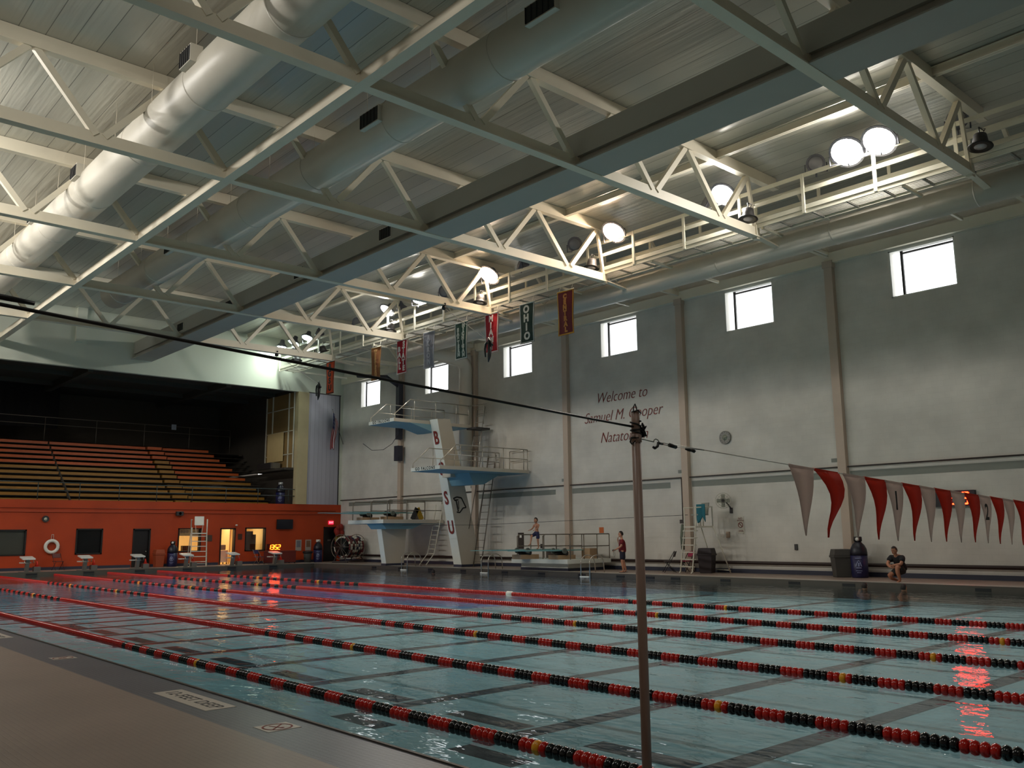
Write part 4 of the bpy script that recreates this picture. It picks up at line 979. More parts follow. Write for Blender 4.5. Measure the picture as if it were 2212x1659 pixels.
for i, y in enumerate(YB):
    f = MB(); f.box((-0.15,-0.15,0), (0.15,0.15,0.25)); o = f.build('cone_stand', mat('grey_stand', (110,110,108), 0.5)); o.location = (2.25, y+0.5, 0); tag(o, 'low grey cone stand beside the ' + LBS[i].replace('the six starting blocks', 'six starting blocks').replace('white lifeguard chair','lifeguard chair'), 'stand')

# ------------------------------------------------------------------ lifeguard chairs
def lifeguard_chair(loc, rz, label, seatm, framem, h=1.85, seatback=True, towel=False):
    t = thing('lifeguard_chair', label, 'lifeguard chair', loc, rz)
    W2 = 0.42
    for s in (-1, 1):
        f = MB(); f.tube([(0.75,s*W2,0.02),(0.68,s*W2,0.08),(0.42,s*W2*0.95,h),(0.42,s*W2*0.95,h+0.75 if s > 0 or towel else h+0.3)], 0.028, 8); f.build('ladder_side', framem, t)
        f = MB(); f.tube([(-1.0,s*W2*1.3,0.02),(-0.35,s*W2,h)], 0.026, 8); f.build('leg', framem, t)
        f = MB(); f.tube([(-0.35,s*W2,h),(-0.35,s*W2,h+0.75),(0.42,s*W2*0.95,h+0.72)], 0.022, 8); f.build('arm_rail', framem, t)
    f = MB(); f.tube([(-1.0,-W2*1.3,0.12),(-1.0,W2*1.3,0.12)], 0.02, 6); f.build('foot_bar', framem, t)
    for k in range(6):
        z = 0.28+k*(h-0.3)/5.6; x = 0.68-0.27*z/h
        f = MB(); f.box((x-0.09,-W2,z-0.02), (x+0.07,W2,z+0.02)); f.build('rung', framem, t)
    f = MB(); f.box((-0.38,-W2,h-0.06), (0.46,W2,h)); f.build('platform', framem, t)
    f = MB(); f.box((-0.3,-0.24,h+0.42), (0.2,0.24,h+0.47)); f.build('seat', seatm, t)
    f = MB(); f.bar((-0.26,0,h+0.46), (-0.34,0,h+0.92), 0.5, 0.04, upv=(1,0,0)); f.build('backrest', seatm, t)
    for s in (-1, 1):
        f = MB(); f.tube([(-0.1,s*0.15,h),(-0.05,s*0.2,h+0.43)], 0.02, 6); f.build('seat_post', framem, t)
    return t
pipe_w = mat('off_white_pipe', (200,196,180), 0.4)
lifeguard_chair((1.75,-10.15,0), -0.35+PI/2-PI/2, 'white seated lifeguard chair against the orange wall', white, pipe_w)
lifeguard_chair((29.4,-1.25,0), -PI/2-0.35, 'tall lifeguard chair with a teal towel on the window wall side', mat('pale_seat', (150,150,140), 0.5), pipe_w, h=1.85, towel=True)
f = MB(); vs = []; n = 8
for j in range(9):
    for i in range(7):
        u = i/6; v = j/8; vs.append((0.03*math.sin(u*9), -0.3+0.6*u, 0.3-0.75*v*(0.8+0.2*math.sin(u*7))))
f.add(vs, [(j*7+i, j*7+i+1, (j+1)*7+i+1, (j+1)*7+i) for j in range(8) for i in range(6)], 0, True)
o = f.build('towel', mat('teal_towel', (36,104,116), 0.9)); o.location = (29.72,-1.55,2.4); o.rotation_euler = (0,0,-PI/2-0.35); md = o.modifiers.new('t','SOLIDIFY'); md.thickness = 0.03
tag(o, 'teal towel hung on the tall lifeguard chair', 'towel')

# ------------------------------------------------------------------ folding chairs, bins
def folding_chair(loc, rz, label, m, fm):
    t = thing('folding_chair', label, 'chair', loc, rz)
    f = MB(); f.box((-0.2,-0.21,0.43), (0.2,0.21,0.46)); f.build('seat', m, t, bevel=0.01)
    f = MB(); f.bar((-0.2,0,0.62), (-0.27,0,0.84), 0.42, 0.03, upv=(1,0,0)); f.build('backrest', m, t, bevel=0.01)
    for s in (-1, 1):
        f = MB(); f.tube([(0.24,s*0.22,0),(-0.27,s*0.22,0.86)], 0.014, 6); f.build('leg', fm, t)
        f = MB(); f.tube([(-0.24,s*0.19,0),(0.18,s*0.19,0.45)], 0.014, 6); f.build('leg', fm, t)
    return t
folding_chair((27.75,-1.15,0), -2.3, 'dark folding chair beside the tall lifeguard chair', mat('dark_brown_seat', (52,40,40), 0.5), black)
folding_chair((28.15,-0.5,0), -1.9, 'pink-red folding chair behind the dark one', mat('pink_red_seat', (150,40,72), 0.6), black)
folding_chair((0.8,-17.1,0), 0.2, 'dark red chair under the life ring', mat('dark_red_seat', (92,30,22), 0.5), mat('dark_red_frame', (70,28,20), 0.5))
t = thing('table', 'low dark red table against the orange wall under the digital clock', 'table', (1.1,-5.0,0))
f = MB(); f.box((-0.4,-1.1,0.72), (0.4,1.1,0.77)); f.build('table_top', mat('table_top_red', (110,44,34), 0.4), t)
f = MB(); f.box((0.36,-1.05,0.08), (0.39,1.05,0.72)); f.build('front_skirt', mat('red_skirt', (98,26,18), 0.7), t)
for a in (-0.35,0.33):
    for b in (-1.0,1.0): g = MB(); g.box((a-0.02,b-0.02,0), (a+0.02,b+0.02,0.72)); g.build('leg', black, t)
folding_chair((1.75,-6.5,0), 0.4, 'navy chair beside the red table', mat('navy_seat', (34,38,84), 0.5), dull_steel)
def square_bin(loc, rz, label, m, h=0.95, w=0.56, taper=0.84):
    t = thing('trash_bin', label, 'trash bin', loc, rz)
    a = w/2*taper; b = w/2
    f = MB(); z1 = h*0.74
    f.add([(-a,-a,0),(a,-a,0),(a,a,0),(-a,a,0),(-b,-b,z1),(b,-b,z1),(b,b,z1),(-b,b,z1)], [(0,3,2,1),(4,5,6,7),(0,1,5,4),(1,2,6,5),(2,3,7,6),(3,0,4,7)]); f.build('bin_body', m, t, bevel=0.02)
    f = MB(); c = w/2+0.025; f.box((-c,-c,z1-0.04), (c,c,z1+0.03)); f.build('rim', m, t, bevel=0.01)
    f = MB(); d = w/2*0.9; f.add([(-c+.01,-c+.01,z1+.03),(c-.01,-c+.01,z1+.03),(c-.01,c-.01,z1+.03),(-c+.01,c-.01,z1+.03),(-d,-d,h),(d,-d,h),(d,d,h),(-d,d,h)], [(0,3,2,1),(4,5,6,7),(0,1,5,4),(1,2,6,5),(2,3,7,6),(3,0,4,7)]); f.build('lid', m, t, bevel=0.02)
    return t
square_bin((35.05,-0.75,0), 0.75-PI/2, 'dark grey square bin beside the bottle shaped recycling bin on the window wall side', mat('dark_grey_bin', (70,68,64), 0.6), 0.97, 0.6)
square_bin((29.3,-0.7,0), 0.3, 'dark brown square bin under the tall lifeguard chair', mat('dark_brown_bin', (44,34,36), 0.6), 0.98, 0.58)
square_bin((0.75,-11.95,0), 0, 'brown and orange square bin beside the blue bottle bin at the end wall', mat('orange_brown_bin', (150,66,34), 0.6), 0.95, 0.5)
t = thing('trash_bin', 'round grey bin with a black liner below the framed notices', 'trash bin', (0.75,-2.75,0))
f = MB(); f.lathe([(0.2,0.0),(0.26,0.62),(0.27,0.64),(0.27,0.66),(0.25,0.66)], n=24); f.build('bin_body', mat('grey_round_bin', (86,88,86), 0.6), t)
f = MB(); f.lathe([(0.25,0.6),(0.29,0.56),(0.32,0.62),(0.3,0.7),(0.27,0.68),(0.24,0.5)], n=18); f.build('bin_liner', black, t)
blue_b = mat('dark_blue_bottle', (26,28,72), 0.4); blue_t = mat('darker_blue_top', (16,18,34), 0.4); pale_p = mat('pale_blue_print', (150,160,200), 0.5)
def bottle_bin(loc, rz, label, cap):
    """local +X faces the viewer side"""
    t = thing('recycling_bin', label, 'recycling bin', loc, rz)
    f = MB(); f.lathe([(0.25,0.0),(0.28,0.04),(0.28,0.78)], n=28); f.build('bottle_body', blue_b, t)
    f = MB(); f.lathe([(0.285,0.76),(0.285,0.86),(0.27,0.98),(0.2,1.12),(0.12,1.2),(0.11,1.24)], n=28); f.build('bottle_shoulder', blue_t, t)
    f = MB(); f.lathe([(0.13,1.24),(0.14,1.25),(0.14,1.38),(0.12,1.4),(0.0,1.4)], n=24); f.build('bottle_cap', cap, t)
    f = MB(); f.lathe([(0.0,0.0),(0.07,0.005),(0.0,0.01)], c=(0.135,0,1.31), n=14, axis='X'); f.build('cap_opening', white, t)
    f = MB(); r = 0.284
    def cyl(a, z): return (r*math.cos(a), r*math.sin(a), z)
    for (a0, z0, a1, z1) in ((-0.32,0.38,-0.1,0.56), (-0.06,0.585,0.12,0.56), (0.16,0.53,0.34,0.38), (0.3,0.34,-0.28,0.34), (-0.04,0.38,0.0,0.52), (0.06,0.38,0.04,0.5)):
        p = [cyl(a0+(a1-a0)*k/4, z0+(z1-z0)*k/4) for k in range(5)]; f.tube(p, 0.014, 5)
    f.build('recycling_symbol', pale_p, t)
    f = MB()
    for z, a in ((0.66,0.4),(0.24,0.38),(0.18,0.25)): p = [cyl(-a+2*a*k/5, z) for k in range(6)]; f.tube(p, 0.009, 4)
    f.build('printed_lines', pale_p, t)
bottle_bin((35.72,-0.75,0), -PI/4-0.4, 'dark blue bottle shaped recycling bin on the window wall side', black)
bottle_bin((0.75,-11.2,0), -0.5, 'dark blue bottle shaped recycling bin between the dark doorway and the lit window', black)
bottle_bin((0.7,-2.0,0), -0.5, 'dark blue bottle shaped recycling bin with a white cap by the corner door', white)
bottle_bin((-0.7,-4.0,3.6), -0.5, 'dark bottle shaped bin standing on the balcony behind the rail', mat('pale_cap', (150,150,150), 0.5))

# lane rope reel and kites of hung gear in the corner
t = thing('rope_reel', 'round reel wound with red white and blue lane ropes in the corner', 'reel', (3.2,-1.3,0), 0.35)
for s in (-0.75, 0.75):
    f = MB(); pts = [(0.75*math.cos(2*PI*k/28), s, 0.95+0.75*math.sin(2*PI*k/28)) for k in range(29)]; f.tube(pts, 0.02, 6, cap=False)
    for k in range(4): a = k*PI/4; f.tube([(-0.75*math.cos(a),s,0.95-0.75*math.sin(a)),(0.75*math.cos(a),s,0.95+0.75*math.sin(a))], 0.012, 5)
    f.build('reel_wheel', dull_steel, t)
f = MB(); random.seed(11); cl = []
for ring in range(11):
    yy = -0.62+ring*0.124; rr = 0.58+0.04*math.sin(ring*2.1)
    for k in range(22):
        a0 = 2*PI*k/22; a1 = 2*PI*(k+0.95)/22; mi = random.choice([0,1,2,0,1,3])
        f.tube([(rr*math.cos(a0),yy,0.95+rr*math.sin(a0)),(rr*math.cos(a1),yy+0.02,0.95+rr*math.sin(a1))], 0.062, 7, mi=mi)
f.lathe([(0.5,-0.66),(0.5,0.66)], c=(0,0,0.95), n=20, axis='Y', mi=2)
f.lathe([(0.55,0.66),(0.02,0.67)], c=(0,0,0.95), n=20, axis='Y', mi=3); f.lathe([(0.02,-0.67),(0.55,-0.66)], c=(0,0,0.95), n=20, axis='Y', mi=3)
f.build('wound_ropes', [mat('rope_dark_red', (96,22,26), 0.5), mat('rope_white', (190,184,170), 0.5), mat('rope_navy', (30,34,62), 0.5), black], t)
f = MB()
for s in (-0.8, 0.8): f.bar((-0.5,s,0.05), (0,s,0.95), 0.05, 0.05); f.bar((0.5,s,0.05), (0,s,0.95), 0.05, 0.05); f.bar((-0.6,s,0.06), (0.6,s,0.06), 0.06, 0.1)
f.bar((0,-0.85,0.95), (0,0.85,0.95), 0.05, 0.05); f.build('reel_stand', charcoal, t)
t = thing('hanging_gear', 'bunch of red and yellow life vests hanging by the corner door', 'life vests', (0.35,-0.35,1.9))
random.seed(5)
f = MB()
for k in range(7): f.sphere((random.uniform(-.1,.2), random.uniform(-.15,.2), random.uniform(-0.1,0.35)), random.uniform(.14,.2), 10, 8, sc=(.8,1,1.2))
f.build('red_vests', mat('vest_red', (140,40,28), 0.8), t)
f = MB()
for k in range(6): f.sphere((random.uniform(-.05,.2), random.uniform(-.12,.15), random.uniform(-0.7,-0.15)), random.uniform(.1,.17), 10, 8, sc=(.8,1,1.4))
f.build('yellow_vests', mat('vest_yellow', (132,112,44), 0.8), t)

# ------------------------------------------------------------------ diving tower
def rail_set(t, pts_top, drop, posts, zbase, r=0.024, m=None, mid=True):
    """handrail polyline with a mid rail and posts, all in local coordinates"""
    f = MB(); f.tube(pts_top, r, 8); f.build('handrail', m or chrome, t)
    if mid:
        f = MB(); f.tube(drop, r*0.85, 8); f.build('mid_rail', m or chrome, t)
    for (x, y, zt) in posts:
        f = MB(); f.tube([(x,y,zbase),(x,y,zt)], r*0.9, 8); f.build('rail_post', m or chrome, t)
def platform_rails(t, x, y0, y1, zb, h=1.02, run=0.95):
    rail_set(t, [(x,y0,zb),(x,y0,zb+0.22),(x,y0+run,zb+h),(x,y1,zb+h)], [(x,y0+run*0.42,zb+h*0.52),(x,y1,zb+h*0.52)],
             [(x, y0+run+0.25+k*1.35, zb+h) for k in range(int((y1-y0-run-0.25)/1.35)+1)] + [(x,y1,zb+h)], zb)
def ladder(t, x, w, y0, z0, y1, z1, rungs, m, name='ladder'):
    for s in (-1, 1):
        f = MB(); f.tube([(x+s*w/2,y0,z0),(x+s*w/2,y1,z1)], 0.026, 8); f.build(name+'_side', m, t)
    for k in range(rungs):
        u = (k+0.7)/rungs; f = MB(); f.bar((x-w/2,y0+(y1-y0)*u,z0+(z1-z0)*u), (x+w/2,y0+(y1-y0)*u,z0+(z1-z0)*u), 0.09, 0.025, upv=(0,0,1)); f.build(name+'_rung', m, t)
t = thing('diving_tower', 'tall leaning white concrete diving tower with two railed platforms', 'diving tower', (15.1,-1.6,0))
ox, oy = 15.1, -1.6
f = MB()
def Y(v): return v-oy
def Xx(v): return v-ox
P = [(Y(-2.18),0.12),(Y(-0.86),0.12),(Y(-2.93),7.46),(Y(-3.75),7.42)]
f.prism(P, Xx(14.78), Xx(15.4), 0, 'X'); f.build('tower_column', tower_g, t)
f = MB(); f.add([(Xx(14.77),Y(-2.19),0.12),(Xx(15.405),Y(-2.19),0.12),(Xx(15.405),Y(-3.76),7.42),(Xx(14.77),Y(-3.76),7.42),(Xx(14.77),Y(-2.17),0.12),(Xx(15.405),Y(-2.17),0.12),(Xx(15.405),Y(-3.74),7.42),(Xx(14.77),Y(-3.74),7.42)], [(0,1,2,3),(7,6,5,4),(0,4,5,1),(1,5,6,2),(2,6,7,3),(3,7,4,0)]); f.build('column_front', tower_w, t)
f = MB(); f.prism([(Y(-2.2),0),(Y(-0.83),0),(Y(-0.86),0.12),(Y(-2.18),0.12)], Xx(14.76), Xx(15.42), 0, 'X'); f.build('plinth', navy, t)
def slope_y(z): return -2.2-1.57*(z-0.12)/7.3
for ch, z in (('B',6.45),('G',4.88),('S',3.42),('U',1.95)):
    d = Vector((0,-1.57,7.3)).normalized(); mt = frame((Xx(15.09), Y(slope_y(z))-0.02, z), (1,0,0), d)
    text_mesh('tower_letter', ch, 0.95, mt, letter_red, t, depth=0.006, offset=0.02, xs=0.72)
# helmet shaped outline emblem on the side of the column
f = MB(); ex = Xx(15.415)
def E_(y, z): return (ex, Y(y), z)
for a, b, w in ((E_(-2.72,3.42),E_(-2.5,3.5),0.07),(E_(-2.5,3.5),E_(-2.2,3.46),0.07),(E_(-2.2,3.46),E_(-1.9,2.98),0.06),(E_(-2.66,3.34),E_(-2.4,3.36),0.06),(E_(-2.55,3.34),E_(-2.4,2.78),0.07),(E_(-2.4,3.3),E_(-2.36,2.9),0.035),(E_(-1.9,2.98),E_(-2.1,2.95),0.06),(E_(-2.1,2.95),E_(-2.3,2.72),0.06),(E_(-2.3,2.72),E_(-2.5,2.74),0.06),(E_(-2.72,3.42),E_(-2.6,3.3),0.05)):
    f.bar(a, b, w, 0.01, upv=(1,0,0))
f.build('side_emblem', black, t)
# upper platform
def tpl(name, x0, x1, y0, y1, z0, z1):
    f = MB(); f.box((Xx(x0),Y(y0),z0), (Xx(x1),Y(y1),z1)); o = f.build(name, tower_g, t)
    g = MB(); g.box((Xx(x0)+0.01,Y(y0)+0.01,z0-0.012), (Xx(x1)-0.01,Y(y1)-0.01,z0)); g.build('underside', plat_blue, o)
    h = MB(); h.box((Xx(x0),Y(y0)-0.012,z0), (Xx(x1),Y(y0),z1)); h.build('front_edge', tower_w, o)
    text_mesh('edge_lettering', 'GO FALCONS', 0.2, frame((Xx((x0+x1)/2),Y(y0)-0.016,(z0+z1)/2), (1,0,0), (0,0,1)), black, o, depth=0.003, offset=0.006, spacing=1.35)
    return o
tpl('upper_platform', 12.45, 14.72, -5.92, -1.0, 7.2, 7.37)
tpl('lower_platform', 16.02, 18.3, -5.78, -0.14, 4.62, 4.79)
f = MB(); f.prism([(Y(-5.0),7.19),(Y(-2.6),7.19),(Y(-3.1),6.85),(Y(-3.55),6.8)], Xx(13.4), Xx(14.79), 0, 'X'); f.build('upper_bracket', plat_blue, t)
f = MB(); f.prism([(Y(-3.15),4.61),(Y(-1.1),4.61),(Y(-2.2),4.06),(Y(-2.85),4.04)], Xx(15.39), Xx(17.2), 0, 'X'); f.build('lower_bracket', plat_blue, t)
f = MB(); f.box((Xx(15.39),Y(-3.4),4.45), (Xx(16.05),Y(-2.2),4.75)); f.build('bracket_slab', tower_g, t)
for x in (12.5, 14.66): platform_rails(t, Xx(x), Y(-5.85), Y(-1.1), 7.37)
for x in (16.08, 18.26): platform_rails(t, Xx(x), Y(-5.72), Y(-0.2), 4.79)
f = MB(); f.tube([(Xx(16.9),Y(-0.2),5.81),(Xx(18.26),Y(-0.2),5.81)],0.022,8); f.tube([(Xx(16.9),Y(-0.2),5.3),(Xx(18.26),Y(-0.2),5.3)],0.02,8); f.tube([(Xx(16.9),Y(-0.2),4.79),(Xx(16.9),Y(-0.2),5.81)],0.022,8); f.build('end_rail', chrome, t)
ladder(t, Xx(15.75), 0.62, Y(-1.45), 0.0, Y(-0.4), 5.7, 16, dull_steel)
for s in (-1, 1):
    f = MB(); f.tube([(Xx(15.75)+s*0.33,Y(-1.72),1.9),(Xx(15.75)+s*0.33,Y(-1.05),4.9),(Xx(15.75)+s*0.33,Y(-0.9),5.6)], 0.018, 6); f.build('ladder_handrail', dull_steel, t)
ladder(t, Xx(14.95), 0.6, Y(-1.15), 4.7, Y(-0.45), 8.35, 10, chrome)
f = MB(); f.tube([(Xx(14.66),Y(-1.1),8.39),(Xx(15.3),Y(-0.6),8.39),(Xx(15.3),Y(-0.6),7.4)],0.022,8); f.tube([(Xx(14.6),Y(-0.45),8.5),(Xx(15.35),Y(-0.45),8.5)],0.03,8); f.tube([(Xx(14.6),Y(-0.45),8.0),(Xx(15.35),Y(-0.45),8.0)],0.024,8); f.build('landing_rail', chrome, t)
f = MB(); f.box((Xx(14.6),Y(-1.2),7.1), (Xx(15.4),Y(-0.25),7.2)); f.build('upper_landing', charcoal, t)
f = MB(); f.box((Xx(15.4),Y(-1.3),4.62), (Xx(16.05),Y(-0.2),4.72)); f.build('lower_landing', tower_g, t)

def springboard(x, ytip, zc, L, label, pz):
    """board along -Y with its fulcrum and rear stand on a platform of height pz"""
    t = thing('springboard', label, 'springboard', (x, ytip+L/2, pz), 0, 'springboards')
    f = MB(); h = zc-pz
    f.add([(-0.25,-L/2,h+0.01),(0.25,-L/2,h+0.01),(0.25,-L/2,h+0.03),(-0.25,-L/2,h+0.03),(-0.25,0.1,h-0.03),(0.25,0.1,h-0.03),(0.25,0.1,h+0.03),(-0.25,0.1,h+0.03),(-0.25,L/2,h-0.01),(0.25,L/2,h-0.01),(0.25,L/2,h+0.02),(-0.25,L/2,h+0.02)],
        [(0,1,2,3),(0,4,5,1),(1,5,6,2),(2,6,7,3),(3,7,4,0),(4,8,9,5),(5,9,10,6),(6,10,11,7),(7,11,8,4),(11,10,9,8)]); f.build('board', board_m, t)
    f = MB(); f.lathe([(0.1,-0.36),(0.1,0.36)], c=(0,0.5,h-0.12), n=16, axis='X'); f.build('fulcrum_roller', black, t)
    f = MB(); f.box((-0.3,0.0,0.0), (0.3,1.1,h-0.2)); f.build('fulcrum_box', mat('tan_stand', (168,140,108), 0.6), t)
    for s in (-0.36, 0.36):
        f = MB(); f.lathe([(0.12,-0.04),(0.12,0.04)], c=(s,0.35,h-0.02), n=16, axis='X'); f.build('adjusting_wheel', mat('grey_green_wheel', (96,104,96), 0.5), t)
    f = MB(); f.box((-0.28,L/2-0.35,0), (0.28,L/2-0.2,h-0.02)); f.build('rear_anchor', dull_steel, t)
    return t
t = thing('diving_platform', 'lower white concrete diving stand with railed platform left of the tall tower', 'diving platform', (10,-2.5,0))
f = MB(); f.prism([(-0.87,0.12),(0.27,0.12),(0.45,2.25),(-1.26,2.25)], -0.02, 0.4, 0, 'X'); f.build('stand_column', tower_g, t)
f = MB(); f.add([(-0.03,-0.88,0.12),(0.405,-0.88,0.12),(0.405,-1.27,2.25),(-0.03,-1.27,2.25),(-0.03,-0.86,0.12),(0.405,-0.86,0.12),(0.405,-1.25,2.25),(-0.03,-1.25,2.25)], [(0,1,2,3),(7,6,5,4),(0,4,5,1),(1,5,6,2),(2,6,7,3),(3,7,4,0)]); f.build('column_front', tower_w, t)
f = MB(); f.box((-0.04,-0.9,0), (0.42,0.3,0.12)); f.build('plinth', navy, t)
f = MB(); f.box((-2.32,-1.62,2.25), (1.2,2.38,2.45)); o = f.build('platform', tower_g, t)
f = MB(); f.box((-2.32,-1.632,2.25), (1.2,-1.62,2.45)); f.build('front_edge', tower_w, o)
f = MB(); f.box((-2.3,-1.6,2.238), (1.18,2.36,2.25)); f.build('underside', plat_blue, o)
f = MB(); f.prism([(-1.5,2.24),(1.2,2.24),(0.45,1.95),(-1.22,1.95)], -0.6, 0.9, 0, 'X'); f.build('bracket', plat_blue, t)
for x in (-2.28, -0.45, 1.16):
    rail_set(t, [(x,-1.35,2.45),(x,-1.35,3.4),(x,-1.2,3.48),(x,2.3,3.48)], [(x,-1.35,2.95),(x,2.3,2.95)], [(x,-0.1,3.48),(x,1.1,3.48),(x,2.3,3.48)], 2.45, m=dull_steel)
for s in (-0.3, 0.3):
    f = MB(); f.tube([(1.15+s,1.0,0),(1.15+s,1.55,0.6),(1.15+s,2.1,3.0),(1.15+s,2.1,3.3)], 0.025, 8); f.build('ladder_side', pipe_w, t)
for k in range(8):
    f = MB(); f.bar((0.85,1.55+0.06*k,0.6+0.25*k), (1.45,1.55+0.06*k,0.6+0.25*k), 0.09, 0.03); f.build('ladder_rung', pipe_w, t)
springboard(8.9, -6.6, 2.8, 4.9, 'teal springboard on the lower diving stand, the left one', 2.45)
springboard(10.35, -6.0, 2.82, 4.9, 'teal springboard on the lower diving stand, the right one', 2.45)
t = thing('folding_sign', 'yellow and black folding floor sign on the lower diving stand', 'sign', (10.95,-1.75,2.45))
f = MB(); f.bar((0,-0.32,0.0), (0,0,0.62), 0.3, 0.02, upv=(1,0,0)); f.build('dark_panel', charcoal, t)
f = MB(); f.bar((0,0.32,0.0), (0,0,0.62), 0.3, 0.02, upv=(1,0,0)); f.build('yellow_panel', mat('sign_yellow', (176,140,30), 0.6), t)
# one metre stand
t = thing('diving_platform', 'low white concrete block carrying the two one metre springboards', 'diving platform', (22,-1.7,0))
f = MB(); f.box((-1.8,-1.38,0.32), (1.8,1.4,0.5)); f.build('slab', tower_w, t)
f = MB(); f.box((-1.5,-1.05,0.12), (1.5,1.2,0.32)); f.build('lower_block', tower_w, t)
f = MB(); f.box((-1.52,-1.07,0.0), (1.52,1.22,0.12)); f.build('plinth', navy, t)
for x in (-1.65, 0.05, 1.76):
    rail_set(t, [(x,-1.15,0.5),(x,-1.15,1.5),(x,-1.02,1.58),(x,1.36,1.58)], [(x,-1.15,1.06),(x,1.36,1.06)], [(x,-0.3,1.58),(x,0.55,1.58),(x,1.36,1.58)], 0.5, m=dull_steel)
f = MB(); f.box((1.0,0.35,0.5), (1.5,0.85,0.95)); f.build('step_box', mat('tan_stand', (168,140,108), 0.6), t)
springboard(21.2, -6.12, 0.9, 4.9, 'teal one metre springboard with a boy walking on it', 0.5)
springboard(22.85, -5.45, 0.88, 4.9, 'teal one metre springboard nearest the pool ladder, empty', 0.5)

# pool ladders
def pool_ladder(x, label):
    t = thing('pool_ladder', label, 'pool ladder', (x,-3.3,0), 0, 'pool ladders')
    for s in (-0.25, 0.25):
        f = MB(); pts = [(s,-0.42,-0.55),(s,-0.42,0.35)]
        for k in range(0, 9): a = PI-k*PI/8; pts.append((s, 0.0+0.42*math.cos(a)+0.0, 0.42+0.3*math.sin(a)))
        pts.append((s,0.46,0.0)); f.tube(pts, 0.022, 8); f.build('handrail', chrome, t)
    for z in (-0.14, -0.42):
        f = MB(); f.box((-0.25,-0.5,z-0.02), (0.25,-0.36,z+0.02)); f.build('step', white, t)
for x, lb in ((12.6, 'steel pool ladder between the two diving towers'), (19.05, 'steel pool ladder left of the one metre boards'), (25.45, 'steel pool ladder right of the one metre boards')): pool_ladder(x, lb)

# small things on the window wall
def wall_box(name, x, z, w, h, label, m, cat, d=0.06):
    f = MB(); f.box((-w/2,-d,-h/2), (w/2,0,h/2)); o = f.build(name, m, bevel=0.008); o.location = (x,0,z); tag(o, label, cat); return o
wall_box('notice', 23.0, 1.75, 0.28, 0.26, 'small orange square notice on the window wall', mat('orange_notice', (190,100,50), 0.7), 'notice', 0.012)
t = thing('notice_board', 'black upright board with a white square behind the boy', 'notice board', (17.5,0,1.28))
f = MB(); f.box((-0.2,-0.04,-0.4), (0.2,0,0.4)); f.build('board_panel', mat('brown_black_board', (52,42,36), 0.6), t); f = MB(); f.box((-0.07,-0.045,0.15), (0.08,-0.04,0.32)); f.build('white_square', white, t)
wall_box('outlet_box', 19.0, 1.02, 0.1, 0.2, 'small dark outlet on the wall behind the one metre boards', charcoal, 'outlet')
wall_box('outlet_box', 32.9, 1.02, 0.12, 0.22, 'small dark outlet on the wall right of the no smoking sign', charcoal, 'outlet')
wall_box('wall_plate', 12.4, 1.7, 0.35, 0.5, 'brown square plate on the wall between the diving towers', mat('brown_plate', (84,56,44), 0.6), 'plate')
wall_box('wall_plate', 5.6, 1.62, 0.08, 0.22, 'tiny dark switch on the wall above the rope reel', charcoal, 'switch')
wall_box('wall_speaker', 29.9, 1.5, 0.16, 0.24, 'small grey box on the wall below the fan', mat('tan_box', (150,130,110), 0.6), 'box')
t = thing('warning_sign', 'white sign with a red prohibition circle on the window wall', 'sign', (30.5,0,1.88))
f = MB(); f.box((-0.15,-0.015,-0.33), (0.15,0,0.33)); f.build('sign_panel', mat('sign_white', (190,186,172), 0.6), t)
f = MB(); pts = [(0.1*math.cos(2*PI*k/20),-0.02,0.1*math.sin(2*PI*k/20)) for k in range(21)]; f.tube(pts, 0.013, 5, cap=False); f.tube([(-0.07,-0.02,0.07),(0.07,-0.02,-0.07)], 0.012, 5); f.build('red_circle', letter_red, t)
text_mesh('sign_letters', 'NO', 0.12, frame((0,-0.018,0.25),(1,0,0),(0,0,1)), letter_red, t, depth=0.002); text_mesh('sign_letters', 'SMOKING', 0.07, frame((0,-0.018,0.17),(1,0,0),(0,0,1)), letter_red, t, depth=0.002); text_mesh('sign_letters', 'AREA', 0.09, frame((0,-0.018,-0.24),(1,0,0),(0,0,1)), letter_red, t, depth=0.002)
t = thing('wall_fan', 'round caged fan mounted on the window wall', 'fan', (30.1,0,2.75))
R = Matrix.Translation((-0.1,-0.4,0.1)) @ Matrix.Rotation(0.6, 4, 'Z')
f = MB()
for k in range(16): a = 2*PI*k/16; f.tube([(0,-0.02,0),(0.16*math.cos(a),-0.07,0.16*math.sin(a)),(0.31*math.cos(a),0,0.31*math.sin(a))], 0.005, 4, mt=R)
for rr, yy in ((0.31,0),(0.22,-0.055),(0.12,-0.065)): f.tube([(rr*math.cos(2*PI*k/24),yy,rr*math.sin(2*PI*k/24)) for k in range(25)], 0.008, 5, cap=False, mt=R)
f.build('fan_cage', mat('pale_fan_wire', (170,170,156), 0.5), t)
f = MB()
for k in range(4):
    a = k*PI/2; f.bar((0.03*math.cos(a),0.0,0.03*math.sin(a)), (0.26*math.cos(a),0.02,0.26*math.sin(a)), 0.15, 0.008, upv=(0,1,0.2), mt=R)
f.build('fan_blades', mat('pale_fan_blade', (150,152,140), 0.5), t)
f = MB(); f.lathe([(0.07,-0.04),(0.09,0.05),(0.06,0.14)], n=14, axis='Y', mt=R); f.tube([(-0.08,-0.28,0.08),(0,-0.1,-0.15),(0,0,-0.25)], 0.03, 8); f.box((-0.06,-0.05,-0.4), (0.06,0,-0.18)); f.build('fan_motor', charcoal, t)
f = MB(); f.tube([(0,0,0),(0.02,0,0.5),(0.0,0,1.05)], [0.09,0.13,0.05], 10); o = f.build('rescue_board', mat('grey_green_wrap', (100,108,94), 0.8)); o.location = (27.75,-0.18,0.9); tag(o, 'narrow grey-green wrapped board hanging below the conduit drop', 'rescue board')
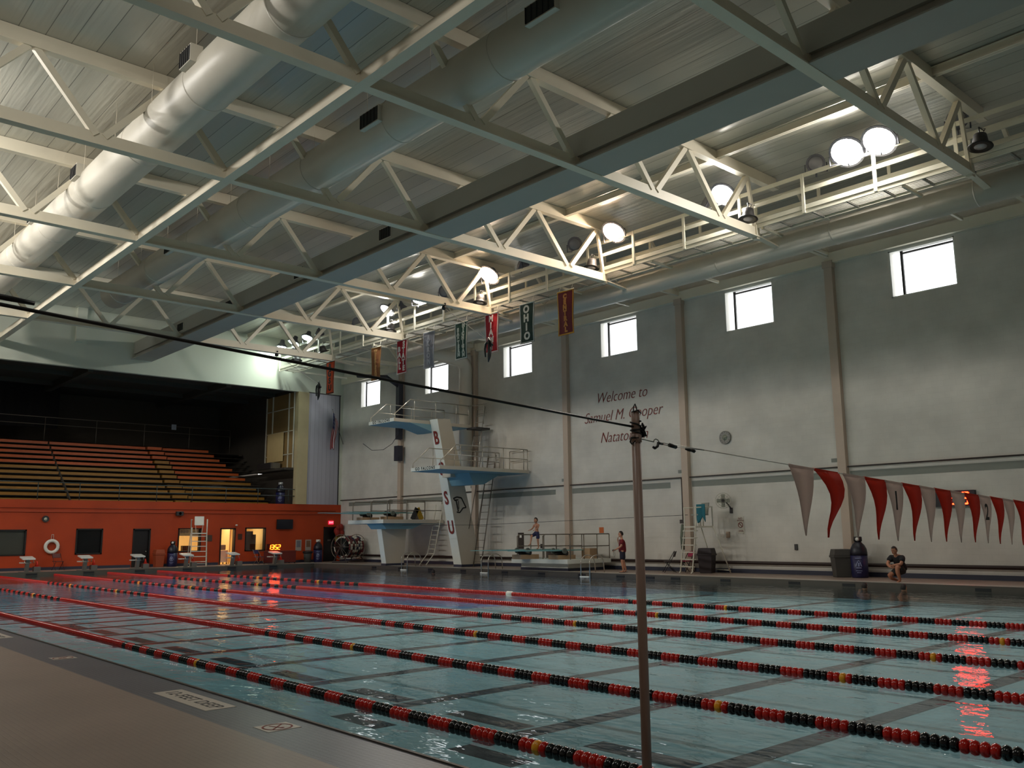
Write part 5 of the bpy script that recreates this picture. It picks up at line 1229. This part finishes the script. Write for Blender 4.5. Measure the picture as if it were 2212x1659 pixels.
f = MB(); f.tube([(13.2,-4.3,2.12),(18.5,-3.6,2.05),(28.9,-1.3,2.3)], 0.009, 5); tag(f.build('slack_wire', black), 'thin dark wire stretched across to the tall lifeguard chair', 'wire')

# ------------------------------------------------------------------ people
def skinned(name, joints, m, parent, sub=2):
    """joints: list of (parent index, (x,y,z), rx, ry)"""
    me = bpy.data.meshes.new(name); me.from_pydata([j[1] for j in joints], [(j[0], i) for i, j in enumerate(joints) if j[0] >= 0], [])
    o = bpy.data.objects.new(name, me); COL.objects.link(o)
    md = o.modifiers.new('skin', 'SKIN'); sv = me.skin_vertices[0].data
    for i, j in enumerate(joints): q = 1.1 if name == 'body' else 1.25; q = q if j[2] > 0.028 else 1.0; sv[i].radius = (j[2]*q, (j[3] if len(j) > 3 else j[2])*q); sv[i].use_root = (i == 0)
    md.use_smooth_shade = True; md.branch_smoothing = 0.6
    s = o.modifiers.new('sub', 'SUBSURF'); s.levels = sub; s.render_levels = sub
    dg = bpy.context.evaluated_depsgraph_get(); m2 = bpy.data.meshes.new_from_object(o.evaluated_get(dg))
    bpy.data.objects.remove(o); m2.name = name; m2.materials.clear(); m2.materials.append(m)
    for p in m2.polygons: p.use_smooth = True
    o = bpy.data.objects.new(name, m2); COL.objects.link(o); o.parent = parent
    return o
def add_hand(J, wi, wrist, d, nrm, s=1.0, curl=0.3):
    """palm and five fingers from wrist joint index wi; d finger direction, nrm back-of-hand normal"""
    d = Vector(d).normalized(); nr = Vector(nrm).normalized(); a = d.cross(nr).normalized(); w = Vector(wrist)
    J.append((wi, tuple(w+d*0.045*s), 0.032*s, 0.018*s)); p = len(J)-1
    J.append((p, tuple(w+d*0.08*s), 0.036*s, 0.016*s)); pk = len(J)-1
    for k, (off, ln) in enumerate(((-0.03,0.062),(-0.01,0.075),(0.01,0.07),(0.03,0.055))):
        b = w+d*0.09*s+a*off*s; m_ = b+d*ln*0.5*s-nr*curl*0.02*s; e = m_+d*ln*0.45*s-nr*curl*0.045*s
        J.append((pk, tuple(b), 0.0095*s)); J.append((len(J)-1, tuple(m_), 0.009*s)); J.append((len(J)-1, tuple(e), 0.007*s))
    b = w+d*0.035*s-a*0.035*s; J.append((p, tuple(b), 0.012*s)); e = b+(d*0.7-a*0.7)*0.045*s; J.append((len(J)-1, tuple(e), 0.01*s)); J.append((len(J)-1, tuple(e+d*0.025*s), 0.008*s))
def head_on(t, c, s, yaw, m, hm, pitch=0.0):
    """head with face looking along local yaw; parts: hair. returns list for joining into the body"""
    R = Matrix.Translation(c) @ Matrix.Rotation(yaw, 4, 'Z') @ Matrix.Rotation(pitch, 4, 'Y') @ Matrix.Scale(s, 4)
    f = MB(); f.sphere((0,0,0), 0.1, 20, 14, sc=(0.94,0.76,1.18)); f.sphere((0.03,0,-0.06), 0.066, 14, 10, sc=(1.0,0.85,0.85))
    f.lathe([(0.004,0.035),(0.012,0.0),(0.016,-0.02),(0.008,-0.03)], c=(0.095,0,0.0), n=8)
    for sd in (-1, 1): f.sphere((-0.005,sd*0.078,-0.01), 0.022, 8, 6, sc=(0.9,0.4,1.4))
    f.tube([(0,0,-0.07),(-0.02,0,-0.17)], 0.052, 12)
    V = [R @ v for v in f.v]; F = f.f
    h = MB(); vs = []; n = 20; mrows = 10
    for i in range(mrows+1):
        th = i/mrows*PI*0.62
        for j in range(n):
            ph = 2*PI*j/n; cx = math.cos(ph); k = th
            if cx > 0.25: k = min(th, PI*0.30)
            rr = 0.108+0.005*math.sin(j*5+i*3)
            vs.append((rr*0.96*math.sin(k)*cx-0.004, rr*0.8*math.sin(k)*math.sin(ph), rr*1.16*math.cos(k)+0.004))
    fs = [(i*n+j, (i+1)*n+j, (i+1)*n+(j+1) % n, i*n+(j+1) % n) for i in range(mrows) for j in range(n)]
    h.add(vs, fs, 0, True, R); h.build('hair', hm, t)
    e = MB()
    for sd in (-1, 1): e.sphere((0.081,sd*0.03,0.012), 0.0085, 8, 6, mt=R); e.bar((0.082,sd*0.046,0.034),(0.092,sd*0.018,0.036), 0.006, 0.006, mt=R)
    e.build('eyes', black, t)
    mo = MB(); mo.bar((0.096,-0.02,-0.05),(0.096,0.02,-0.05), 0.008, 0.008, mt=R); mo.build('mouth', mat('lip_colour', (130,66,58), 0.6), t)
    return V, F
def body(t, joints, hands, head, m, hm):
    J = list(joints)
    for (wi, d, nr, s, c) in hands: add_hand(J, wi, J[wi][1], d, nr, s, c)
    o = skinned('body', J, m, t)
    V, F = head_on(t, head[0], head[1], head[2], m, hm, head[3] if len(head) > 3 else 0)
    bm = bmesh.new(); bm.from_mesh(o.data); vv = [bm.verts.new(v) for v in V]
    for fa in F:
        try: q = bm.faces.new([vv[i] for i in fa]); q.smooth = True
        except ValueError: pass
    bm.to_mesh(o.data); bm.free(); o.data.update()
    return o
# local frame of a person: +X forward, +Y to the left, +Z up
# boy walking on the springboard (faces the pool, -Y)
t = thing('person', 'bare chested boy in navy trunks stepping along a one metre springboard', 'person', (21.2,-2.4,0.93), -PI/2)
k = 0.78
def K(*a): return tuple(v*k for v in a)
J = [(-1,K(0,0,0.93),.13*k,.1*k),(0,K(0.0,0,1.08),.115*k,.085*k),(1,K(0.02,0,1.25),.13*k,.095*k),(2,K(0.03,0,1.4),.13*k,.085*k),(3,K(0.05,0,1.5),.055*k),
     (0,K(0.0,0.1,0.86),.085*k),(5,K(0.03,0.1,0.5),.058*k),(6,K(0.0,0.1,0.3),.052*k),(7,K(-0.02,0.1,0.07),.032*k),(8,K(0.02,0.1,0.03),.032*k),(9,K(0.14,0.1,0.015),.03*k,.02*k),
     (0,K(0.05,-0.1,0.86),.085*k),(11,K(0.36,-0.1,0.74),.062*k),(12,K(0.38,-0.1,0.55),.052*k),(13,K(0.44,-0.1,0.32),.033*k),(14,K(0.5,-0.1,0.25),.032*k),(15,K(0.62,-0.1,0.22),.028*k,.02*k),
     (3,K(0.02,0.18,1.4),.055*k),(17,K(0.16,0.26,1.2),.042*k),(18,K(0.38,0.24,1.1),.03*k),
     (3,K(0.02,-0.18,1.4),.055*k),(20,K(0.12,-0.25,1.18),.042*k),(21,K(0.34,-0.22,1.1),.03*k)]
body(t, J, [(19,(1,0,-.25),(0,0,1),.8,.3),(22,(1,0,-.2),(0,0,1),.8,.3)], (K(0.08,0,1.66),1.0,0,0.05), skin_l, hair_m)
skinned('swim_trunks', [(-1,K(0,0,1.06),.142*k,.115*k),(0,K(0,0,0.9),.135*k,.115*k),(1,K(0.01,0.1,0.8),.1*k),(2,K(0.03,0.1,0.56),.088*k),(1,K(0.12,-0.1,0.82),.1*k),(4,K(0.34,-0.1,0.74),.088*k)], mat('navy_trunks', (30,34,74), 0.7), t)
# person in maroon shirt standing on the deck
t = thing('person', 'person in maroon shirt and dark shorts standing on the deck, hand raised to the chin', 'person', (26.2,-2.25,0.0), -PI+0.75)
k = 0.94
J = [(-1,K(0,0,0.93),.115*k,.085*k),(0,K(0.0,0,1.08),.105*k,.08*k),(1,K(0.0,0,1.25),.13*k,.1*k),(2,K(0.0,0,1.42),.14*k,.09*k),(3,K(0.02,0,1.52),.055*k),
     (0,K(0.0,0.1,0.86),.09*k),(5,K(0.03,0.11,0.5),.06*k),(6,K(0.01,0.11,0.3),.055*k),(7,K(-0.02,0.11,0.08),.034*k),(8,K(0.02,0.11,0.03),.034*k),(9,K(0.15,0.13,0.018),.034*k,.02*k),
     (0,K(0.0,-0.1,0.86),.09*k),(11,K(-0.03,-0.12,0.5),.06*k),(12,K(-0.08,-0.12,0.3),.055*k),(13,K(-0.14,-0.12,0.08),.034*k),(14,K(-0.1,-0.12,0.03),.034*k),(15,K(0.03,-0.14,0.018),.034*k,.02*k),
     (3,K(0.0,0.19,1.42),.06*k),(17,K(0.05,0.25,1.14),.046*k),(18,K(0.28,0.2,1.0),.032*k),
     (3,K(0.0,-0.19,1.42),.06*k),(20,K(0.1,-0.2,1.16),.046*k),(21,K(0.19,-0.08,1.44),.032*k)]
body(t, J, [(19,(1,0,-.2),(0,0,1),.95,1.2),(22,(-.25,.15,1),(1,0,0.2),.9,1.2)], (K(0.05,0,1.66),1.02,0,0.05), skin_l, hair_m)
skinned('shirt', [(-1,K(0,0,0.78),.16*k,.13*k),(0,K(0,0,1.1),.142*k,.11*k),(1,K(0,0,1.3),.16*k,.118*k),(2,K(0,0,1.44),.145*k,.1*k),(3,K(0,0.2,1.42),.08*k),(4,K(0.04,0.245,1.2),.07*k),(3,K(0,-0.2,1.42),.08*k),(6,K(0.07,-0.2,1.22),.07*k)], mat('maroon_shirt', (112,22,30), 0.85), t)
skinned('shorts', [(-1,K(0,0,1.02),.13*k,.105*k),(0,K(0,0,0.84),.14*k,.112*k),(1,K(0.01,0.1,0.74),.105*k),(2,K(0.03,0.11,0.5),.098*k),(1,K(-0.01,-0.1,0.74),.105*k),(4,K(-0.03,-0.12,0.5),.098*k)], mat('dark_navy_shorts', (28,28,46), 0.8), t)
f = MB(); f.add([(0.13,0.02,1.34),(0.14,-0.04,1.4),(0.14,-0.05,1.1),(0.13,0.0,1.08)], [(0,1,2,3)]); f.add([(0.125,0.02,1.34),(0.135,-0.04,1.4),(0.135,-0.05,1.1),(0.125,0.0,1.08)], [(3,2,1,0)]); f.build('shirt_print', white, t)
for s in (0.11,-0.12):
    f = MB(); x0_ = 0.06 if s > 0 else -0.06; f.box((x0_-0.14,s*k-0.045,0), (x0_+0.12,s*k+0.055,0.018)); f.build('sandal', charcoal, t, bevel=0.008)
f = MB(); f.tube([(0.33,0.17,0.88),(0.31,0.2,0.7),(0.35,0.2,0.62),(0.38,0.17,0.75),(0.36,0.17,0.9)], 0.006, 5); f.tube([(0.28,0.18,0.93),(0.42,0.19,0.9)], 0.028, 8); o = f.build('swim_goggles', black); o.location = t.location; o.rotation_euler = t.rotation_euler; tag(o, 'dark goggles on a strap held by the person in the maroon shirt', 'goggles')
# crouching coach
t = thing('person', 'person in black shirt crouching with crossed arms at the pool edge', 'person', (37.95,-2.65,0.0), -PI/2+0.35-0.6)
k = 1.0
J = [(-1,(-.18,0,.36),.15,.12),(0,(-.14,0,.5),.135,.11),(1,(-.05,0,.66),.15,.11),(2,(0.0,0,.79),.15,.1),(3,(0.06,0,.88),.058),
     (0,(-.1,.12,.34),.1),(5,(.26,.18,.5),.068),(6,(.24,.17,.3),.06),(7,(.14,.16,.08),.036),(8,(.18,.16,.035),.036),(9,(.31,.18,.02),.034,.02),
     (0,(-.1,-.12,.32),.1),(11,(.24,-.16,.22),.068),(12,(.12,-.17,.12),.06),(13,(-.1,-.2,.06),.038),(14,(-.16,-.2,.05),.034),(15,(-.2,-.2,.02),.03),
     (3,(0,.2,.78),.062),(17,(.16,.26,.56),.05),(18,(.3,.06,.52),.034),
     (3,(0,-.2,.78),.062),(20,(.18,-.24,.56),.05),(21,(.33,-.03,.47),.034)]
body(t, J, [(19,(.1,-1,.0),(1,0,0),.95,.8),(22,(.1,1,-.1),(1,0,0),.95,.8)], ((.11,0,.98),1.02,0,.22), skin_b, hair_m)
skinned('shirt', [(-1,(-.2,0,.3),.17,.14),(0,(-.14,0,.5),.15,.125),(1,(-.05,0,.66),.165,.13),(2,(-.01,0,.79),.155,.11),(3,(0,.2,.78),.085),(4,(.12,.25,.62),.075),(3,(0,-.2,.78),.085),(6,(.13,-.235,.63),.075)], mat('black_shirt', (16,15,20), 0.85), t)
skinned('shorts', [(-1,(-.18,0,.36),.158,.13),(0,(-.12,0,.33),.15,.125),(1,(-.04,.13,.38),.115),(2,(.2,.17,.48),.095),(1,(-.04,-.13,.31),.115),(4,(.16,-.15,.24),.095)], mat('dark_shorts', (34,32,30), 0.85), t)
# swimmers
def swimmer(x, y, yaw, label, arm):
    t = thing('person', label, 'person', (x, y, ZW-0.03), yaw)
    J = [(-1,(0,0,-.35),.13,.1),(0,(0,0,-.2),.14,.1),(1,(0.01,0,-.06),.055),(1,(0,.18,-.16),.06),(1,(0,-.18,-.16),.06),(3,(.12,.28,-.2),.045),(5,(.3,.3,-.03 if arm else -.2),.032),(4,(.12,-.28,-.22),.045),(7,(.28,-.26,-.2),.032)]
    body(t, J, [(6,(1,0,.1),(0,0,1),.95,.4),(8,(1,0,0),(0,0,1),.95,.4)], ((.03,0,.09),1.0,0,0), skin_b, hair_m)
swimmer(37.55, -4.15, PI/2, 'dark haired swimmer at the pool edge left of the crouching person', True)
swimmer(38.75, -4.15, PI/2-0.3, 'dark haired swimmer with one arm raised at the pool edge below the crouching person', True)
swimmer(17.6, -5.6, 2.3, 'lone swimmer, only a small dark head showing in the water near the tall diving tower', False)
